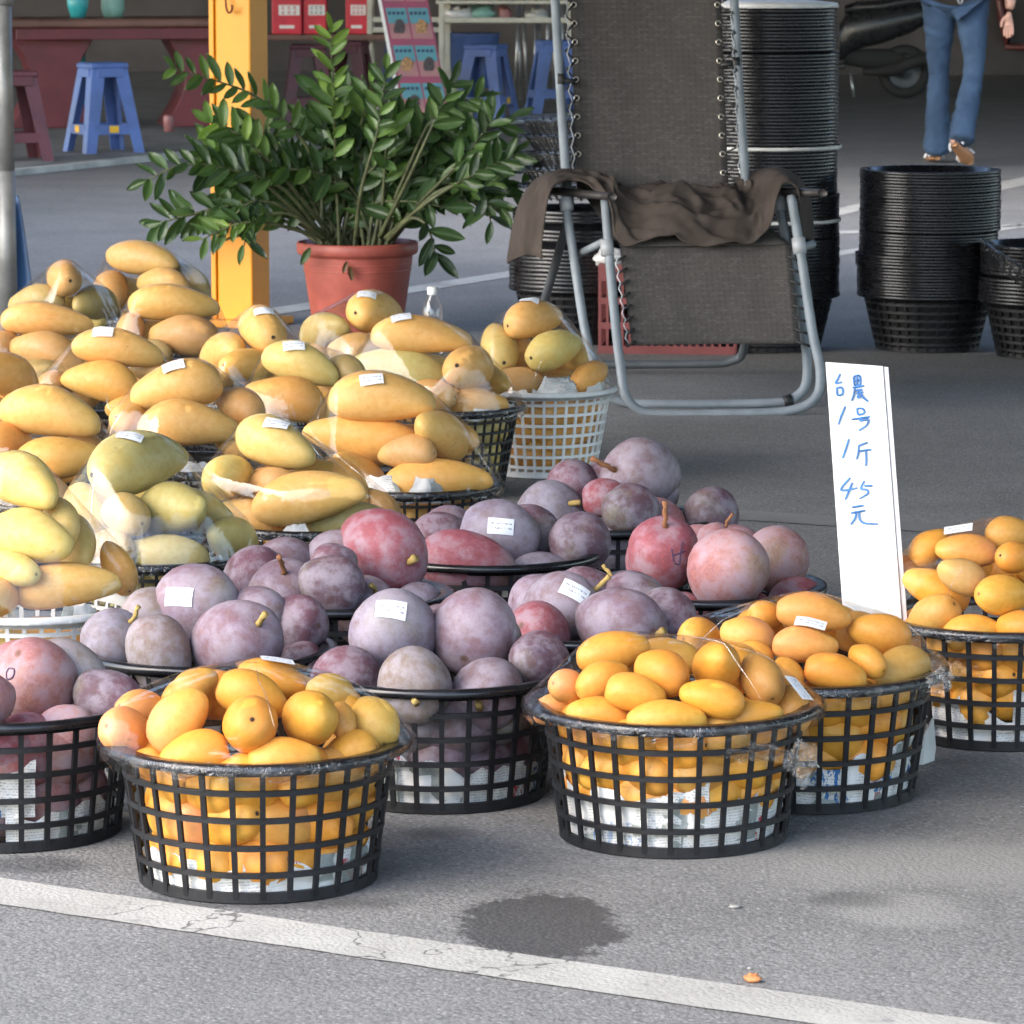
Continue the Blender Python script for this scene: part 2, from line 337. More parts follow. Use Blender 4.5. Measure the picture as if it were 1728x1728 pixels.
def _news():
    t = NT('newsprint'); uv = t.coord('UV'); oi = t.node('ObjectInfo').outputs['Random']
    sh = t.node('CombineXYZ', None, X=t.math('MULTIPLY', oi, 9.0), Y=t.math('MULTIPLY', oi, 23.0))
    v = t.node('VectorMath', {'operation': 'ADD'}, i0=uv, i1=sh.outputs[0]).outputs[0]
    s = t.node('SeparateXYZ', None, Vector=v)
    line = t.ramp(t.math('SINE', t.math('MULTIPLY', s.outputs['Y'], 2 * math.pi / 0.0042)), 0.0, 0.35)
    wv = t.node('Mapping', None, Vector=v, Scale=(420, 235, 1)); word = t.ramp(t.noise(1.0, 2, 0.7, wv.outputs[0]), 0.46, 0.54)
    cell = t.node('TexVoronoi', {'distance': 'CHEBYCHEV'}, Vector=v, Scale=17.0, Randomness=0.8); cc = t.node('SeparateColor', None, Color=cell.outputs['Color'])
    body = t.math('MULTIPLY', t.math('MULTIPLY', line, word), t.ramp(cc.outputs[0], 0.30, 0.34))
    c = t.mix(t.ramp(t.noise(4, 3, 0.6, v), 0.3, 0.7), (0.60, 0.585, 0.55), (0.70, 0.69, 0.66))
    c = t.mix(t.math('MULTIPLY', body, 0.6), c, (0.13, 0.13, 0.14))
    hv = t.node('Mapping', None, Vector=v, Scale=(110, 45, 1)); head = t.ramp(t.noise(1.0, 2, 0.8, hv.outputs[0]), 0.5, 0.54)
    band = t.math('MULTIPLY', t.ramp(cc.outputs[1], 0.93, 0.94), head)
    c = t.mix(band, c, t.mix(t.ramp(cc.outputs[2], 0.45, 0.55), (0.05, 0.16, 0.36), (0.48, 0.06, 0.07)))
    pic = t.math('MULTIPLY', t.ramp(cc.outputs[2], 0.84, 0.86), t.ramp(cell.outputs['Distance'], 0.5, 0.45))
    c = t.mix(t.math('MULTIPLY', pic, 0.85), c, t.mix(t.noise(60, 3, 0.7, v), (0.05, 0.06, 0.06), (0.36, 0.40, 0.36)))
    t.set(Base_Color=c, Roughness=0.85); t.b.inputs['Specular IOR Level'].default_value = 0.2
    t.bump(t.noise(30, 3, 0.6, v), 0.3, 0.004); return t.m
M['news'] = _news()
def _label():
    t = NT('printed_price_label'); uv = t.coord('UV'); s = t.node('SeparateXYZ', None, Vector=uv)
    line = t.ramp(t.math('SINE', t.math('MULTIPLY', s.outputs['Y'], 2 * math.pi * 3.4)), 0.45, 0.6)
    mp = t.node('Mapping', None, Vector=uv, Scale=(16, 7, 1)); w = t.ramp(t.noise(1.0, 2, 0.7, mp.outputs[0]), 0.47, 0.52)
    ed = t.math('MULTIPLY', t.math('MULTIPLY', t.ramp(s.outputs['X'], 0.08, 0.12), t.ramp(s.outputs['X'], 0.94, 0.9)), t.math('MULTIPLY', t.ramp(s.outputs['Y'], 0.1, 0.14), t.ramp(s.outputs['Y'], 0.92, 0.88)))
    c = t.mix(t.math('MULTIPLY', t.math('MULTIPLY', line, w), t.math('MULTIPLY', ed, 0.85)), (0.62, 0.63, 0.65), (0.12, 0.13, 0.16))
    t.set(Base_Color=c, Roughness=0.5); return t.m
M['label'] = _label()

def _asphalt():
    t = NT('asphalt'); p = t.pos(); fl = t.node('VectorMath', {'operation': 'MULTIPLY'}, i0=p, i1=(1, 1, 0)).outputs[0]
    n0 = t.noise(0.5, 3, 0.6, fl); n1 = t.noise(2.3, 5, 0.65, fl); n2 = t.noise(14, 4, 0.65, fl)
    v1 = t.node('TexVoronoi', None, Vector=fl, Scale=150.0); v2 = t.node('TexVoronoi', None, Vector=fl, Scale=330.0)
    r1 = t.node('SeparateColor', None, Color=v1.outputs['Color']).outputs[0]; r2 = t.node('SeparateColor', None, Color=v2.outputs['Color']).outputs[1]
    c = t.mix(t.ramp(n1, 0.25, 0.75), (0.160, 0.157, 0.148), (0.226, 0.222, 0.210))
    c = t.mix(t.ramp(n0, 0.3, 0.7, 0, 0.5), c, (0.152, 0.150, 0.146))
    c = t.mix(t.math('MULTIPLY', t.ramp(r1, 0.72, 0.95), t.ramp(v1.outputs['Distance'], 0.6, 0.3, 0, 0.6)), c, (0.32, 0.32, 0.315))
    c = t.mix(t.ramp(r2, 0.25, 0.02, 0, 0.5), c, (0.07, 0.06, 0.065))
    c = t.mix(t.ramp(v1.outputs['Distance'], 0.55, 0.8, 0, 0.45), c, (0.07, 0.07, 0.074))
    c = t.mix(t.ramp(n2, 0.58, 0.78, 0, 0.40), c, (0.065, 0.065, 0.068))
    c = t.mix(t.ramp(n2, 0.40, 0.22, 0, 0.35), c, (0.22, 0.22, 0.218))
    sx = t.node('SeparateXYZ', None, Vector=p)
    def ell(px, py, wx, wy, edge=0.25, amp=0.9, ns=9.0, hi=0.0):
        q = at(px, py); a = at(px - wx, py); b = at(px + wx, py); u = at(px, py - wy); d = at(px, py + wy)
        rx = (b - a).length / 2; ry = (u - d).length / 2
        dx = t.math('MULTIPLY', t.math('SUBTRACT', sx.outputs['X'], q.x), 1 / rx); dy = t.math('MULTIPLY', t.math('SUBTRACT', sx.outputs['Y'], q.y), 1 / ry)
        rr = t.math('SQRT', t.math('ADD', t.math('MULTIPLY', dx, dx), t.math('MULTIPLY', dy, dy)))
        nn = t.math('MULTIPLY', t.math('SUBTRACT', t.noise(ns, 5, 0.7, fl), 0.5), amp)
        if hi: nn = t.math('ADD', nn, t.math('MULTIPLY', t.math('SUBTRACT', t.noise(55, 4, 0.75, fl), 0.5), hi))
        return t.ramp(t.math('ADD', rr, nn), 1 + edge, 1 - edge)
    dust = t.math('MAXIMUM', ell(1560, 1455, 330, 40, 0.6, 1.6, 6), ell(1520, 1535, 110, 28, 0.4, 1.2, 8))
    c = t.mix(t.math('MULTIPLY', dust, 0.7), c, (0.25, 0.245, 0.23))
    wet = t.math('MAXIMUM', ell(915, 1562, 136, 56, 0.09, 0.85, 11, 1.0), t.math('MULTIPLY', ell(1440, 1518, 70, 12, 0.5, 1.3, 9), 0.6))
    wet = t.math('MAXIMUM', wet, t.math('MULTIPLY', ell(430, 1522, 230, 14, 0.4, 1.2, 10), 0.7))  # darker, smoother ellipse along the foot of the front left basket
    wet = t.math('MAXIMUM', wet, t.math('MULTIPLY', ell(60, 1460, 90, 14, 0.4, 1.2, 10), 0.7))  # darker, smoother ellipse along the foot of the left edge basket
    wet = t.math('MAXIMUM', wet, t.math('MULTIPLY', ell(740, 1405, 60, 10, 0.4, 1.2, 10), 0.6))  # darker, smoother ellipse along the foot of the centre front basket
    c = t.mix(t.math('MULTIPLY', wet, 0.72), c, (0.035, 0.035, 0.036))
    # fine crack lines
    crk = t.noise(0.9, 4, 0.6, fl, 0.6)
    c = t.mix(t.ramp(t.math('ABSOLUTE', t.math('SUBTRACT', crk, 0.5)), 0.0020, 0.0006, 0, 0.12), c, (0.06, 0.06, 0.06))
    t.set(Base_Color=c, Roughness=t.mix(wet, 0.85, 0.52))
    t.b.inputs['Specular IOR Level'].default_value = 0.3
    t.bump(t.math('ADD', t.math('MULTIPLY', v1.outputs['Distance'], -1.0), t.math('ADD', t.math('MULTIPLY', v2.outputs['Distance'], -0.4), t.math('MULTIPLY', n2, 0.5))), 0.32, 0.004)
    return t.m
M['asphalt'] = _asphalt()
def _paint():
    t = NT('worn_white_road_paint'); p = t.pos(); fl = t.node('VectorMath', {'operation': 'MULTIPLY'}, i0=p, i1=(1, 1, 0)).outputs[0]
    n = t.noise(5, 5, 0.65, fl); f = t.noise(120, 3, 0.7, fl)
    c = t.mix(t.ramp(n, 0.3, 0.7), (0.31, 0.30, 0.27), (0.40, 0.39, 0.355))
    c = t.mix(t.ramp(f, 0.56, 0.74, 0, 0.6), c, (0.16, 0.16, 0.155))
    c = t.mix(t.math('MULTIPLY', t.ramp(t.noise(22, 4, 0.7, fl), 0.60, 0.70), 0.6), c, (0.16, 0.16, 0.16))
    k1 = t.noise(1.7, 5, 0.62, fl, 0.7)
    c = t.mix(t.ramp(t.math('ABSOLUTE', t.math('SUBTRACT', k1, 0.47)), 0.006, 0.0015, 0, 0.85), c, (0.085, 0.085, 0.08))
    t.set(Base_Color=c, Roughness=0.75); t.bump(t.math('ADD', f, t.math('MULTIPLY', t.node('TexVoronoi', None, Vector=fl, Scale=150.0).outputs['Distance'], -0.8)), 0.35, 0.003); return t.m
M['paint'] = _paint()
M['paving'] = plain('concrete_pavement', (0.17, 0.165, 0.155), 0.9, 0, 0.25, 2.5, 0.4, 60)
M['kerb'] = plain('pale_kerb_edge', (0.42, 0.41, 0.38), 0.85, 0, 0.25, 5)

# ------------------------------------------------------------------ the setting
def struct(name, mb, mat, **k): return tag(mb.build(name, mat, **k), kind='structure')
struct('ground', MB().add([(-120, -60, 0), (120, -60, 0), (120, 180, 0), (-120, 180, 0)], [(0, 1, 2, 3)]), M['asphalt'])
def strip(name, pa, pb, wpx_a, wpx_b, label, z=0.002, mat='paint', nseg=40, rag=0.004, thick=True):
    """a painted stripe on the ground: its two edges run through the given points, slightly ragged"""
    a0, b0 = at(*pa), at(*pb); a1, b1 = at(pa[0], pa[1] + wpx_a), at(pb[0], pb[1] + wpx_b)
    rows = []
    for i in range(nseg + 1):
        f = i / nseg; p = a0.lerp(b0, f); q = a1.lerp(b1, f); d = (q - p).normalized()
        e1 = mnoise.noise(Vector((f * 37, pa[0], 0))) * rag; e2 = mnoise.noise(Vector((f * 41, pa[1], 5))) * rag
        rows.append([Vector((p.x, p.y, z)) + d * e1, Vector(((p.x + q.x) / 2, (p.y + q.y) / 2, z)), Vector((q.x, q.y, z)) + d * e2])
    o = MB().grid(rows).build(name, M[mat]); return tag(o, kind='structure')
strip('painted_line', (-400, 1425), (2000, 1775), 44, 47, '')
strip('painted_line', (380, 533), (930, 447), 13, 10, '', rag=0.01)
strip('painted_line', (1560, 333), (1900, 265), 15, 13, '', rag=0.01)
strip('painted_line', (1330, 372), (1480, 337), 13, 12, '', rag=0.01)
strip('painted_line', (1410, 425), (1900, 352), 8, 6, '', rag=0.01)
strip('painted_line', (1380, 392), (1900, 372), 5, 4, '', rag=0.01)
strip('pavement_seam', (1090, 852), (1900, 905), 16, 16, '', mat='paving', rag=0.012)
# raised shop floor at the back left, edge running away to the right
ka, kb = at(-500, 348), at(1000, 192)
dirv = (kb - ka).normalized(); nrm = Vector((-dirv.y, dirv.x, 0))
kb2 = kb
pl = MB(); z1 = 0.035
q = [ka, kb2, kb2 + Vector((6, 30, 0)), ka + nrm * 40]
pl.add([(p.x, p.y, 0.0) for p in q] + [(p.x, p.y, z1) for p in q], [(4, 5, 6, 7), (0, 1, 5, 4), (1, 2, 6, 5), (3, 0, 4, 7)])
struct('shop_floor', pl, M['paving'])
kb_m = MB(); e = nrm * -0.09
kb_m.add([(p.x, p.y, z) for z in (0.0, 0.030) for p in (ka + e, kb2 + e, kb2 + nrm * -0.003, ka + nrm * -0.003)], [(4, 5, 6, 7), (0, 1, 5, 4), (1, 2, 6, 5), (3, 0, 4, 7)])
struct('kerb_edge', kb_m, M['kerb'])
FLOOR = z1
def atF(px, py): return at(px, py, FLOOR)
# canopy over the stall and the dark shop halls behind: out of the picture, they give the shade the picture shows
def slab(name, pts, z0, z1_, mat):
    n = len(pts)
    m = MB().add([(x, y, z0) for x, y in pts] + [(x, y, z1_) for x, y in pts],
                 [tuple(range(n)), tuple(range(2 * n - 1, n - 1, -1))] + [(i, (i + 1) % n, n + (i + 1) % n, n + i) for i in range(n)])
    return struct(name, m, mat)
# canopies, and a shade slab added beside them
slab('canopy_roof', [(-3.43, 5.3), (8, -1.0), (16, 18.5), (-3.9, 14.0)], 3.0, 3.06, M['roof'])
slab('side_shade_slab', [(-14, 10.5), (-4.2, 11.5), (-4.2, 18.6), (-14, 18.6)], 3.1, 3.16, M['roof'])  # added out of view only to darken the open road at the back left
slab('shop_roof', [(-16, 19.0), (-1, 19.0), (24, 18.6), (24, 44), (-16, 44)], 3.6, 3.7, M['roof'])
slab('back_wall', [(-16, 36.0), (24, 36.0), (24, 36.3), (-16, 36.3)], 0.0, 3.598, M['wall_dark'])

# ------------------------------------------------------------------ fruit meshes (unit half width, stem at +X)
def mango_mesh(name, kind, AR, seed, nu=26, nv=16):
    r_ = random.Random(seed); ph = r_.uniform(0, 6.28); bend = {'yellow': .10, 'golden': .15, 'purple': .07}[kind] * r_.uniform(.6, 1.2)
    tap = r_.uniform(.04, .17); asym = r_.uniform(-.09, .09); flat = r_.uniform(.90, .98)
    mb = MB(); rows = []
    for i in range(nv + 1):
        th = math.pi * i / nv; x = math.cos(th); rr = math.sin(th)
        if kind == 'purple': rr *= 1 + (tap - .02) * x - 0.05 * x * x * x; xx = x * (1 - (0.05 if x > 0 else 0) * (x ** 6))
        elif kind == 'yellow': rr *= 1 + (tap + .03) * x - 0.04 * x * x; xx = x
        else: rr *= (1 + tap * x - 0.05 * x * x) * (1 + 0.06 * math.sin(2 * th)); xx = x
        xx = math.copysign(abs(xx) ** (1.0 if kind != 'yellow' else 1.0), xx)
        ring = []
        for j in range(nu):
            a = 2 * math.pi * j / nu
            y = rr * math.cos(a) * flat; z = rr * math.sin(a)
            d = 1 + (0.06 if kind != 'purple' else .05) * mnoise.noise(Vector((x * 1.1 + seed * 3.1, math.cos(a) * rr + seed, math.sin(a) * rr)))
            cz = bend * AR * (0.5 - x * x) + asym * x
            # small beak near the tip and a dimple at the stem
            dim = -0.07 * math.exp(-((th / 0.30) ** 2)) * (1.0 if kind != 'golden' else 0.5)
            beak = 0.11 * math.exp(-(((th - 2.75) / 0.35) ** 2)) * max(0, math.sin(a)) * (1.0 if kind != 'purple' else .6)
            ring.append(Vector(((xx + dim) * AR * d, y * d, z * d + cz + beak)))
        rows.append(ring)
    mb.grid(rows, closed_u=True)
    me = mb.mesh(name, M[kind], True); me.flip_normals(); return me
AR = {'yellow': 1.45, 'golden': 2.05, 'purple': 1.18}
FR = {}
for k in AR: FR[k] = [mango_mesh(k + '_mango', k, AR[k] * q, s) for s, q in ((1, 1.0), (2, 1.06), (3, .93), (4, 1.10), (5, .97), (6, 1.03), (7, .9), (8, 1.0))]
def stub_mesh(name, mat, L, r0, bend, seed):
    r_ = random.Random(seed); pts = [(0, 0, 0)]
    for i in range(1, 6): f = i / 5; pts.append((L * f, bend * L * f * f + r_.uniform(-.04, .04) * L, r_.uniform(-.05, .05) * L))
    rad = [r0 * 1.3, r0, r0 * .95, r0 * 1.12, r0 * .9, r0 * 1.25]
    return MB().tube(pts, rad, 7).mesh(name, M[mat], True)
STUB = {'dot': MB().lathe([(0.0, 0.06), (0.07, 0.055), (0.10, 0.02), (0.13, -0.03)], 10).mesh('stem_scar', M['stemdot'], True)}
STUB['dot'].transform(Matrix.Rotation(R(90), 4, 'Y'))
STUB['long'] = stub_mesh('stem', 'stem', 0.75, 0.065, 0.25, 2); STUB['short'] = stub_mesh('stem', 'stem_pale', 0.30, 0.085, 0.5, 3)
STUB['pale'] = stub_mesh('stem', 'stem_pale', 0.62, 0.07, -0.3, 5)
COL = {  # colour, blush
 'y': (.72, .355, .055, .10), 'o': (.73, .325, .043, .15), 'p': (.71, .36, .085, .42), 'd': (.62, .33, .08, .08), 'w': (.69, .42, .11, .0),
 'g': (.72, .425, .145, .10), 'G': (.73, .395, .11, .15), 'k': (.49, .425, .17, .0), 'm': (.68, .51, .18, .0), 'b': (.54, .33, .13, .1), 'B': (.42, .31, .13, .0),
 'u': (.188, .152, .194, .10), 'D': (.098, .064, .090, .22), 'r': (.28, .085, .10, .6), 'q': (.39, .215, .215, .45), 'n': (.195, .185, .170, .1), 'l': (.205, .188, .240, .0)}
COLNAME = {'y': 'yellow', 'o': 'deep yellow', 'p': 'pink-blushed yellow', 'd': 'dull yellow', 'w': 'pale yellow', 'g': 'golden', 'G': 'orange-gold', 'k': 'green', 'm': 'yellow-green',
 'b': 'brownish gold', 'B': 'dull olive', 'u': 'grey-purple', 'D': 'dark purple', 'r': 'red', 'q': 'pink', 'n': 'greenish purple', 'l': 'lavender-grey'}

def cam_axis(ang, ct, tow):
    st = math.sqrt(max(0, 1 - ct * ct)) * tow
    a = R(ang); return (RIGHT * math.cos(a) * ct - UP * math.sin(a) * ct - FWD * st).normalized()
def make_mango(kind, p, axis, b, colk, label, cat_group, stub=None, spin=None, seed=None, arf=1.0):
    r_ = random.Random(seed if seed is not None else hash((round(p.x, 3), round(p.y, 3), round(p.z, 3))) & 0xffff)
    me = FR[kind][r_.randrange(8)]
    o = obj({'yellow': 'yellow_mango', 'golden': 'golden_mango', 'purple': 'purple_mango'}[kind], me)
    X = axis; Z = Vector((0, 0, 1)) - X * X.z
    if Z.length < .2: Z = -FWD - X * (-FWD.dot(X))
    Z.normalize(); Y = Z.cross(X)
    sp = r_.uniform(-.9, .9) if spin is None else spin
    rot = Matrix((X, Y, Z)).transposed() @ Matrix.Rotation(sp, 3, 'X')
    o.matrix_world = Matrix.Translation(p) @ rot.to_4x4() @ Matrix.Diagonal((b * arf, b, b, 1))
    c = COL[colk]; j = r_.uniform(.92, 1.06); g_ = r_.uniform(.94, 1.05)
    o.color = (min(c[0] * j, .85), c[1] * j * g_, c[2] * j, min(1, c[3] * r_.uniform(.6, 1.2)))
    tag(o, label, 'mango', cat_group)
    if stub:
        s = obj('stem', STUB[stub], o); s.location = (max(v.co.x for v in me.vertices if abs(v.co.y) + abs(v.co.z) < .6) - 0.06, 0, 0.0)
        if stub != 'dot': s.rotation_euler = (r_.uniform(0, 6.28), 0, r_.uniform(-.3, .3))
    return o

# ------------------------------------------------------------------ baskets
def basket_meshes(Rw, Rb, H, fl, nrib, nhoop, bar, mat, rimmat):
    def wr(z): return Rb + (Rw - Rb) * z / H
    lat = MB()
    for k in range(nrib):
        a = 2 * math.pi * k / nrib; ca, sa = math.cos(a), math.sin(a); w = bar * .5; t = bar * .32
        vs = []
        for z in (0.004, H - 0.002):
            r_ = wr(z)
            for du, dv in ((-w, -t), (w, -t), (w, t), (-w, t)): vs.append(((r_ + dv) * ca - du * sa, (r_ + dv) * sa + du * ca, z))
        lat.add(vs, [(0, 1, 5, 4), (1, 2, 6, 5), (2, 3, 7, 6), (3, 0, 4, 7)])
    t = bar * .36; hh = bar * .52; n = 72
    for i in range(1, nhoop + 1):
        z = H * i / (nhoop + 1); r_ = wr(z)
        lat.lathe([(r_ - t, z - hh), (r_ + t, z - hh), (r_ + t, z + hh), (r_ - t, z + hh), (r_ - t, z - hh)], n)
    rim = MB().lathe([(Rw - .004, H - .014), (Rw + .002, H - .014), (Rw + .006, H - .004), (Rw + fl - .004, H - .002), (Rw + fl, H - .008), (Rw + fl + .003, H - .003), (Rw + fl + .001, H + .004), (Rw + fl - .005, H + .006), (Rw, H + .004), (Rw - .005, H + .001), (Rw - .004, H - .014)], n)
    bs = MB().lathe([(0.0, 0.004), (Rb * .96, 0.004), (Rb - .004, .014), (Rb + .003, .014), (Rb + .003, 0.0), (Rb - .006, -0.0), (Rb * .95, 0.001), (0.0, 0.001)], n)
    return dict(lat=lat.mesh('lattice_wall', M[mat]), rim=rim.mesh('rim', M[rimmat], True), base=bs.mesh('base', M[mat]), Rw=Rw, Rb=Rb, H=H, R=Rw + fl, wr=wr)
BT = {'yellow': basket_meshes(.186, .160, .190, .024, 28, 4, .0076, 'black', 'black_gloss'),
      'purple': basket_meshes(.178, .155, .185, .020, 27, 4, .0076, 'black', 'black_gloss'),
      'golden': basket_meshes(.158, .122, .200, .014, 40, 7, .0055, 'black', 'black_gloss'),
      'white': basket_meshes(.158, .122, .200, .014, 36, 7, .0065, 'white', 'white')}
class Basket: pass
def make_basket(bt, px, py, label, group, tilt=(0, 0)):
    T = BT[bt]; B = Basket(); B.T = T; p = at(px, py, T['H']); B.p = Vector((p.x, p.y, 0)); B.zr = T['H']; B.R = T['R']; B.kind = bt; B.s = scale_at(p)
    e = empty('fruit_basket', (p.x, p.y, .002), rnd.uniform(0, 1)); tag(e, label, 'basket', group)
    for nm, k in (('rim', 'rim'), ('lattice_wall', 'lat'), ('base', 'base')): obj(nm, T[k], e)
    B.e = e; B.items = []; return B
def pull(B, q, b):
    """slide a fruit along its line of sight until it lies inside the rim"""
    d = (q - CAM).normalized(); best = (1e9, q)
    for i in range(61):
        for s_ in ((1, -1) if i else (1,)):
            p = q + d * (.005 * i * s_); r_ = math.hypot(p.x - B.p.x, p.y - B.p.y); dz = p.z - B.zr
            cut = math.sqrt(max(0.0, b * b - dz * dz)) * (.98 if B.kind != 'purple' else .62) if dz > 0 else b
            ex = r_ - (B.T['Rw'] - .006 - max(cut, .2 * b))
            if ex <= 0: return p
            if ex < best[0]: best = (ex, p)
    return best[1]
def in_heap(B, rows, kind, ident, group, p_=1.7, edge=0.012, rfac=1.0):
    """put each fruit of the heap where the view ray meets the heap's dome, then let neighbours push apart"""
    top = min(rows, key=lambda r_: r_[1]); za = atY(top[0], top[1], B.p.y).z
    Rc = (B.T['Rw'] - .012) * rfac; ze = B.zr + edge
    res = []
    for (x, y, L, W, ang, tow, ck, pos, *fl) in rows:
        best = None; hit = None
        for i in range(260):
            Y = B.p.y - .34 + .62 * i / 259; q = atY(x, y, Y); r_ = math.hypot(q.x - B.p.x, q.y - B.p.y)
            g = q.z - (ze + (za - ze) * (1 - (r_ / Rc) ** p_))
            if best is None or abs(g) < best[0]: best = (abs(g), q)
            if g < 0 and hit is None: hit = q
        q = hit if hit is not None and (y > top[1] + 1) else best[1]
        s = scale_at(q); b = W / 2 / s * (1.10 if kind == 'purple' else 1.0)
        A = max(1.0, L / W); ct = math.sqrt(min(1, max(0, (A * A - 1) / (AR[kind] ** 2 - 1)))); arf = 1.0
        if A > AR[kind]: arf = A / AR[kind]
        q = pull(B, q, b)
        res.append([q.copy(), cam_axis(ang, ct, tow), b, ck, pos, fl, arf, kind])
    for it in range(14):
        for i in range(len(res)):
            for j in range(i):
                A_, B_ = res[i], res[j]; push = Vector()
                for u in (-.55, 0, .55):
                    for v in (-.55, 0, .55):
                        pa = A_[0] + A_[1] * u * (AR[kind] - .25) * A_[2]; pb = B_[0] + B_[1] * v * (AR[kind] - .25) * B_[2]
                        ov = (A_[2] + B_[2]) * .90 - (pa - pb).length
                        if ov > 0: push += (pa - pb).normalized() * ov * .12
                d = (A_[0] - CAM).normalized(); k = push.dot(d)
                w = d * k + (push - d * k) * .12
                if abs(k) < push.length * .3: w += d * (push.length * .3 * (1 if A_[0].y > B_[0].y else -1))
                A_[0] += w; B_[0] -= w
        for it_ in res: it_[0] = pull(B, it_[0], it_[2])
    for q, ax, b, ck, pos, fl, arf, kd in res:
        st = [f for f in fl if f in STUB]; sticker = [f for f in fl if isinstance(f, tuple)]
        lab = f"{COLNAME[ck]} mango {pos} {ident}"
        o = make_mango(kind, q, ax, b, ck, lab, group, st[0] if st else None, arf=arf)
        B.items.append(o)
        if sticker: o['_st'] = 0; B.__dict__.setdefault('stickers', []).append((o, sticker[0]))
    B.za = za; B.Rc = Rc; B.ze = ze
    return B
def ordinal(n):
    a = 'zeroth first second third fourth fifth sixth seventh eighth ninth tenth eleventh twelfth thirteenth fourteenth fifteenth sixteenth seventeenth eighteenth nineteenth'.split()
    t = {2: 'twent', 3: 'thirt', 4: 'fort', 5: 'fift', 6: 'sixt', 7: 'sevent', 8: 'eight', 9: 'ninet'}
    return a[n] if n < 20 else t[n // 10] + ('ieth' if n % 10 == 0 else 'y-' + a[n % 10])
ORD = ['first', 'second', 'third', 'fourth', 'fifth', 'sixth', 'seventh', 'eighth', 'ninth', 'tenth']
LAY = {2: ['lower', 'upper'], 3: ['lower', 'middle', 'upper']}
def fill_back(B, kind, n, b, cks, ident, group):
    for k in range(n):
        a = R(20) + R(140) * (k + .5) / n + rnd.uniform(-.15, .15); r_ = B.Rc * rnd.uniform(.55, .8)
        z = B.ze + max(0.0, (B.za - B.ze)) * (1 - (r_ / B.Rc) ** 1.7) * .8
        bb = b * rnd.uniform(.9, 1.05); an = a + math.pi / 2 + rnd.uniform(-.5, .5)
        o = make_mango(kind, Vector((B.p.x + r_ * math.cos(a), B.p.y + r_ * math.sin(a), z)), Vector((math.cos(an), math.sin(an), rnd.uniform(-.25, .25))).normalized(), bb, rnd.choice(cks), f"mango at the back of {ident}, {ORD[k]} from the right", group + ', at the back')
        B.items.append(o)
def fill_inside(B, kind, layers, n, b, cks, ident, group, span=125, tang=.7):
    for li, z in enumerate(layers):
        for k in range(n):
            a = R(-90) + R(span) * (2 * (k + .5) / n - 1) + (li % 2) * R(span) / n * .9 + rnd.uniform(-.07, .07)
            bb = b * rnd.uniform(.9, 1.08); ext = bb * (1.12 if kind != 'golden' else 1.25)
            r_ = B.T['wr'](max(z - bb * .6, .01)) - ext - .006; an = a + math.pi / 2 + rnd.uniform(-tang, tang)
            o = make_mango(kind, Vector((B.p.x + r_ * math.cos(a), B.p.y + r_ * math.sin(a), z + rnd.uniform(-.005, .005))), Vector((math.cos(an), math.sin(an), rnd.uniform(-.35, .35))).normalized(), bb, rnd.choice(cks),
                           f"{LAY[len(layers)][li]}-layer mango, {ORD[k]} from left, inside the mesh of {ident}", group + ', inside', 'dot' if rnd.random() < .5 else None)
def stick(parent, hit, nor, rot, cast, w=.046, h=.029):
    """a paper label pressed on to the surface that cast(p, d) finds"""
    Z = nor.normalized(); Z = -Z if Z.dot(hit - CAM) > 0 else Z; X = RIGHT - Z * RIGHT.dot(Z); X.normalize(); Y = Z.cross(X); m = Matrix.Rotation(R(-rot), 3, Z)
    X, Y = m @ X, m @ Y; rows = []; nx, ny = 8, 6
    for j in range(ny + 1):
        row = []
        for i in range(nx + 1):
            p = hit + X * (w * (i / nx - .5)) + Y * (h * (j / ny - .5)); q = cast(p + Z * .05, -Z)
            row.append((q if q is not None and (q - p).length < .02 else p) + Z * .0022)
        rows.append(row)
    bpy.context.view_layer.update(); inv = parent.matrix_world.inverted()
    mb = MB().grid([[inv @ p for p in r_] for r_ in rows]); me = mb.mesh('price_sticker', M['label'], True); uv = me.uv_layers.new(name='UVMap')
    for lp in me.loops: j, i = divmod(lp.vertex_index, nx + 1); uv.data[lp.index].uv = (i / nx, j / ny)
    return obj('price_sticker', me, parent)
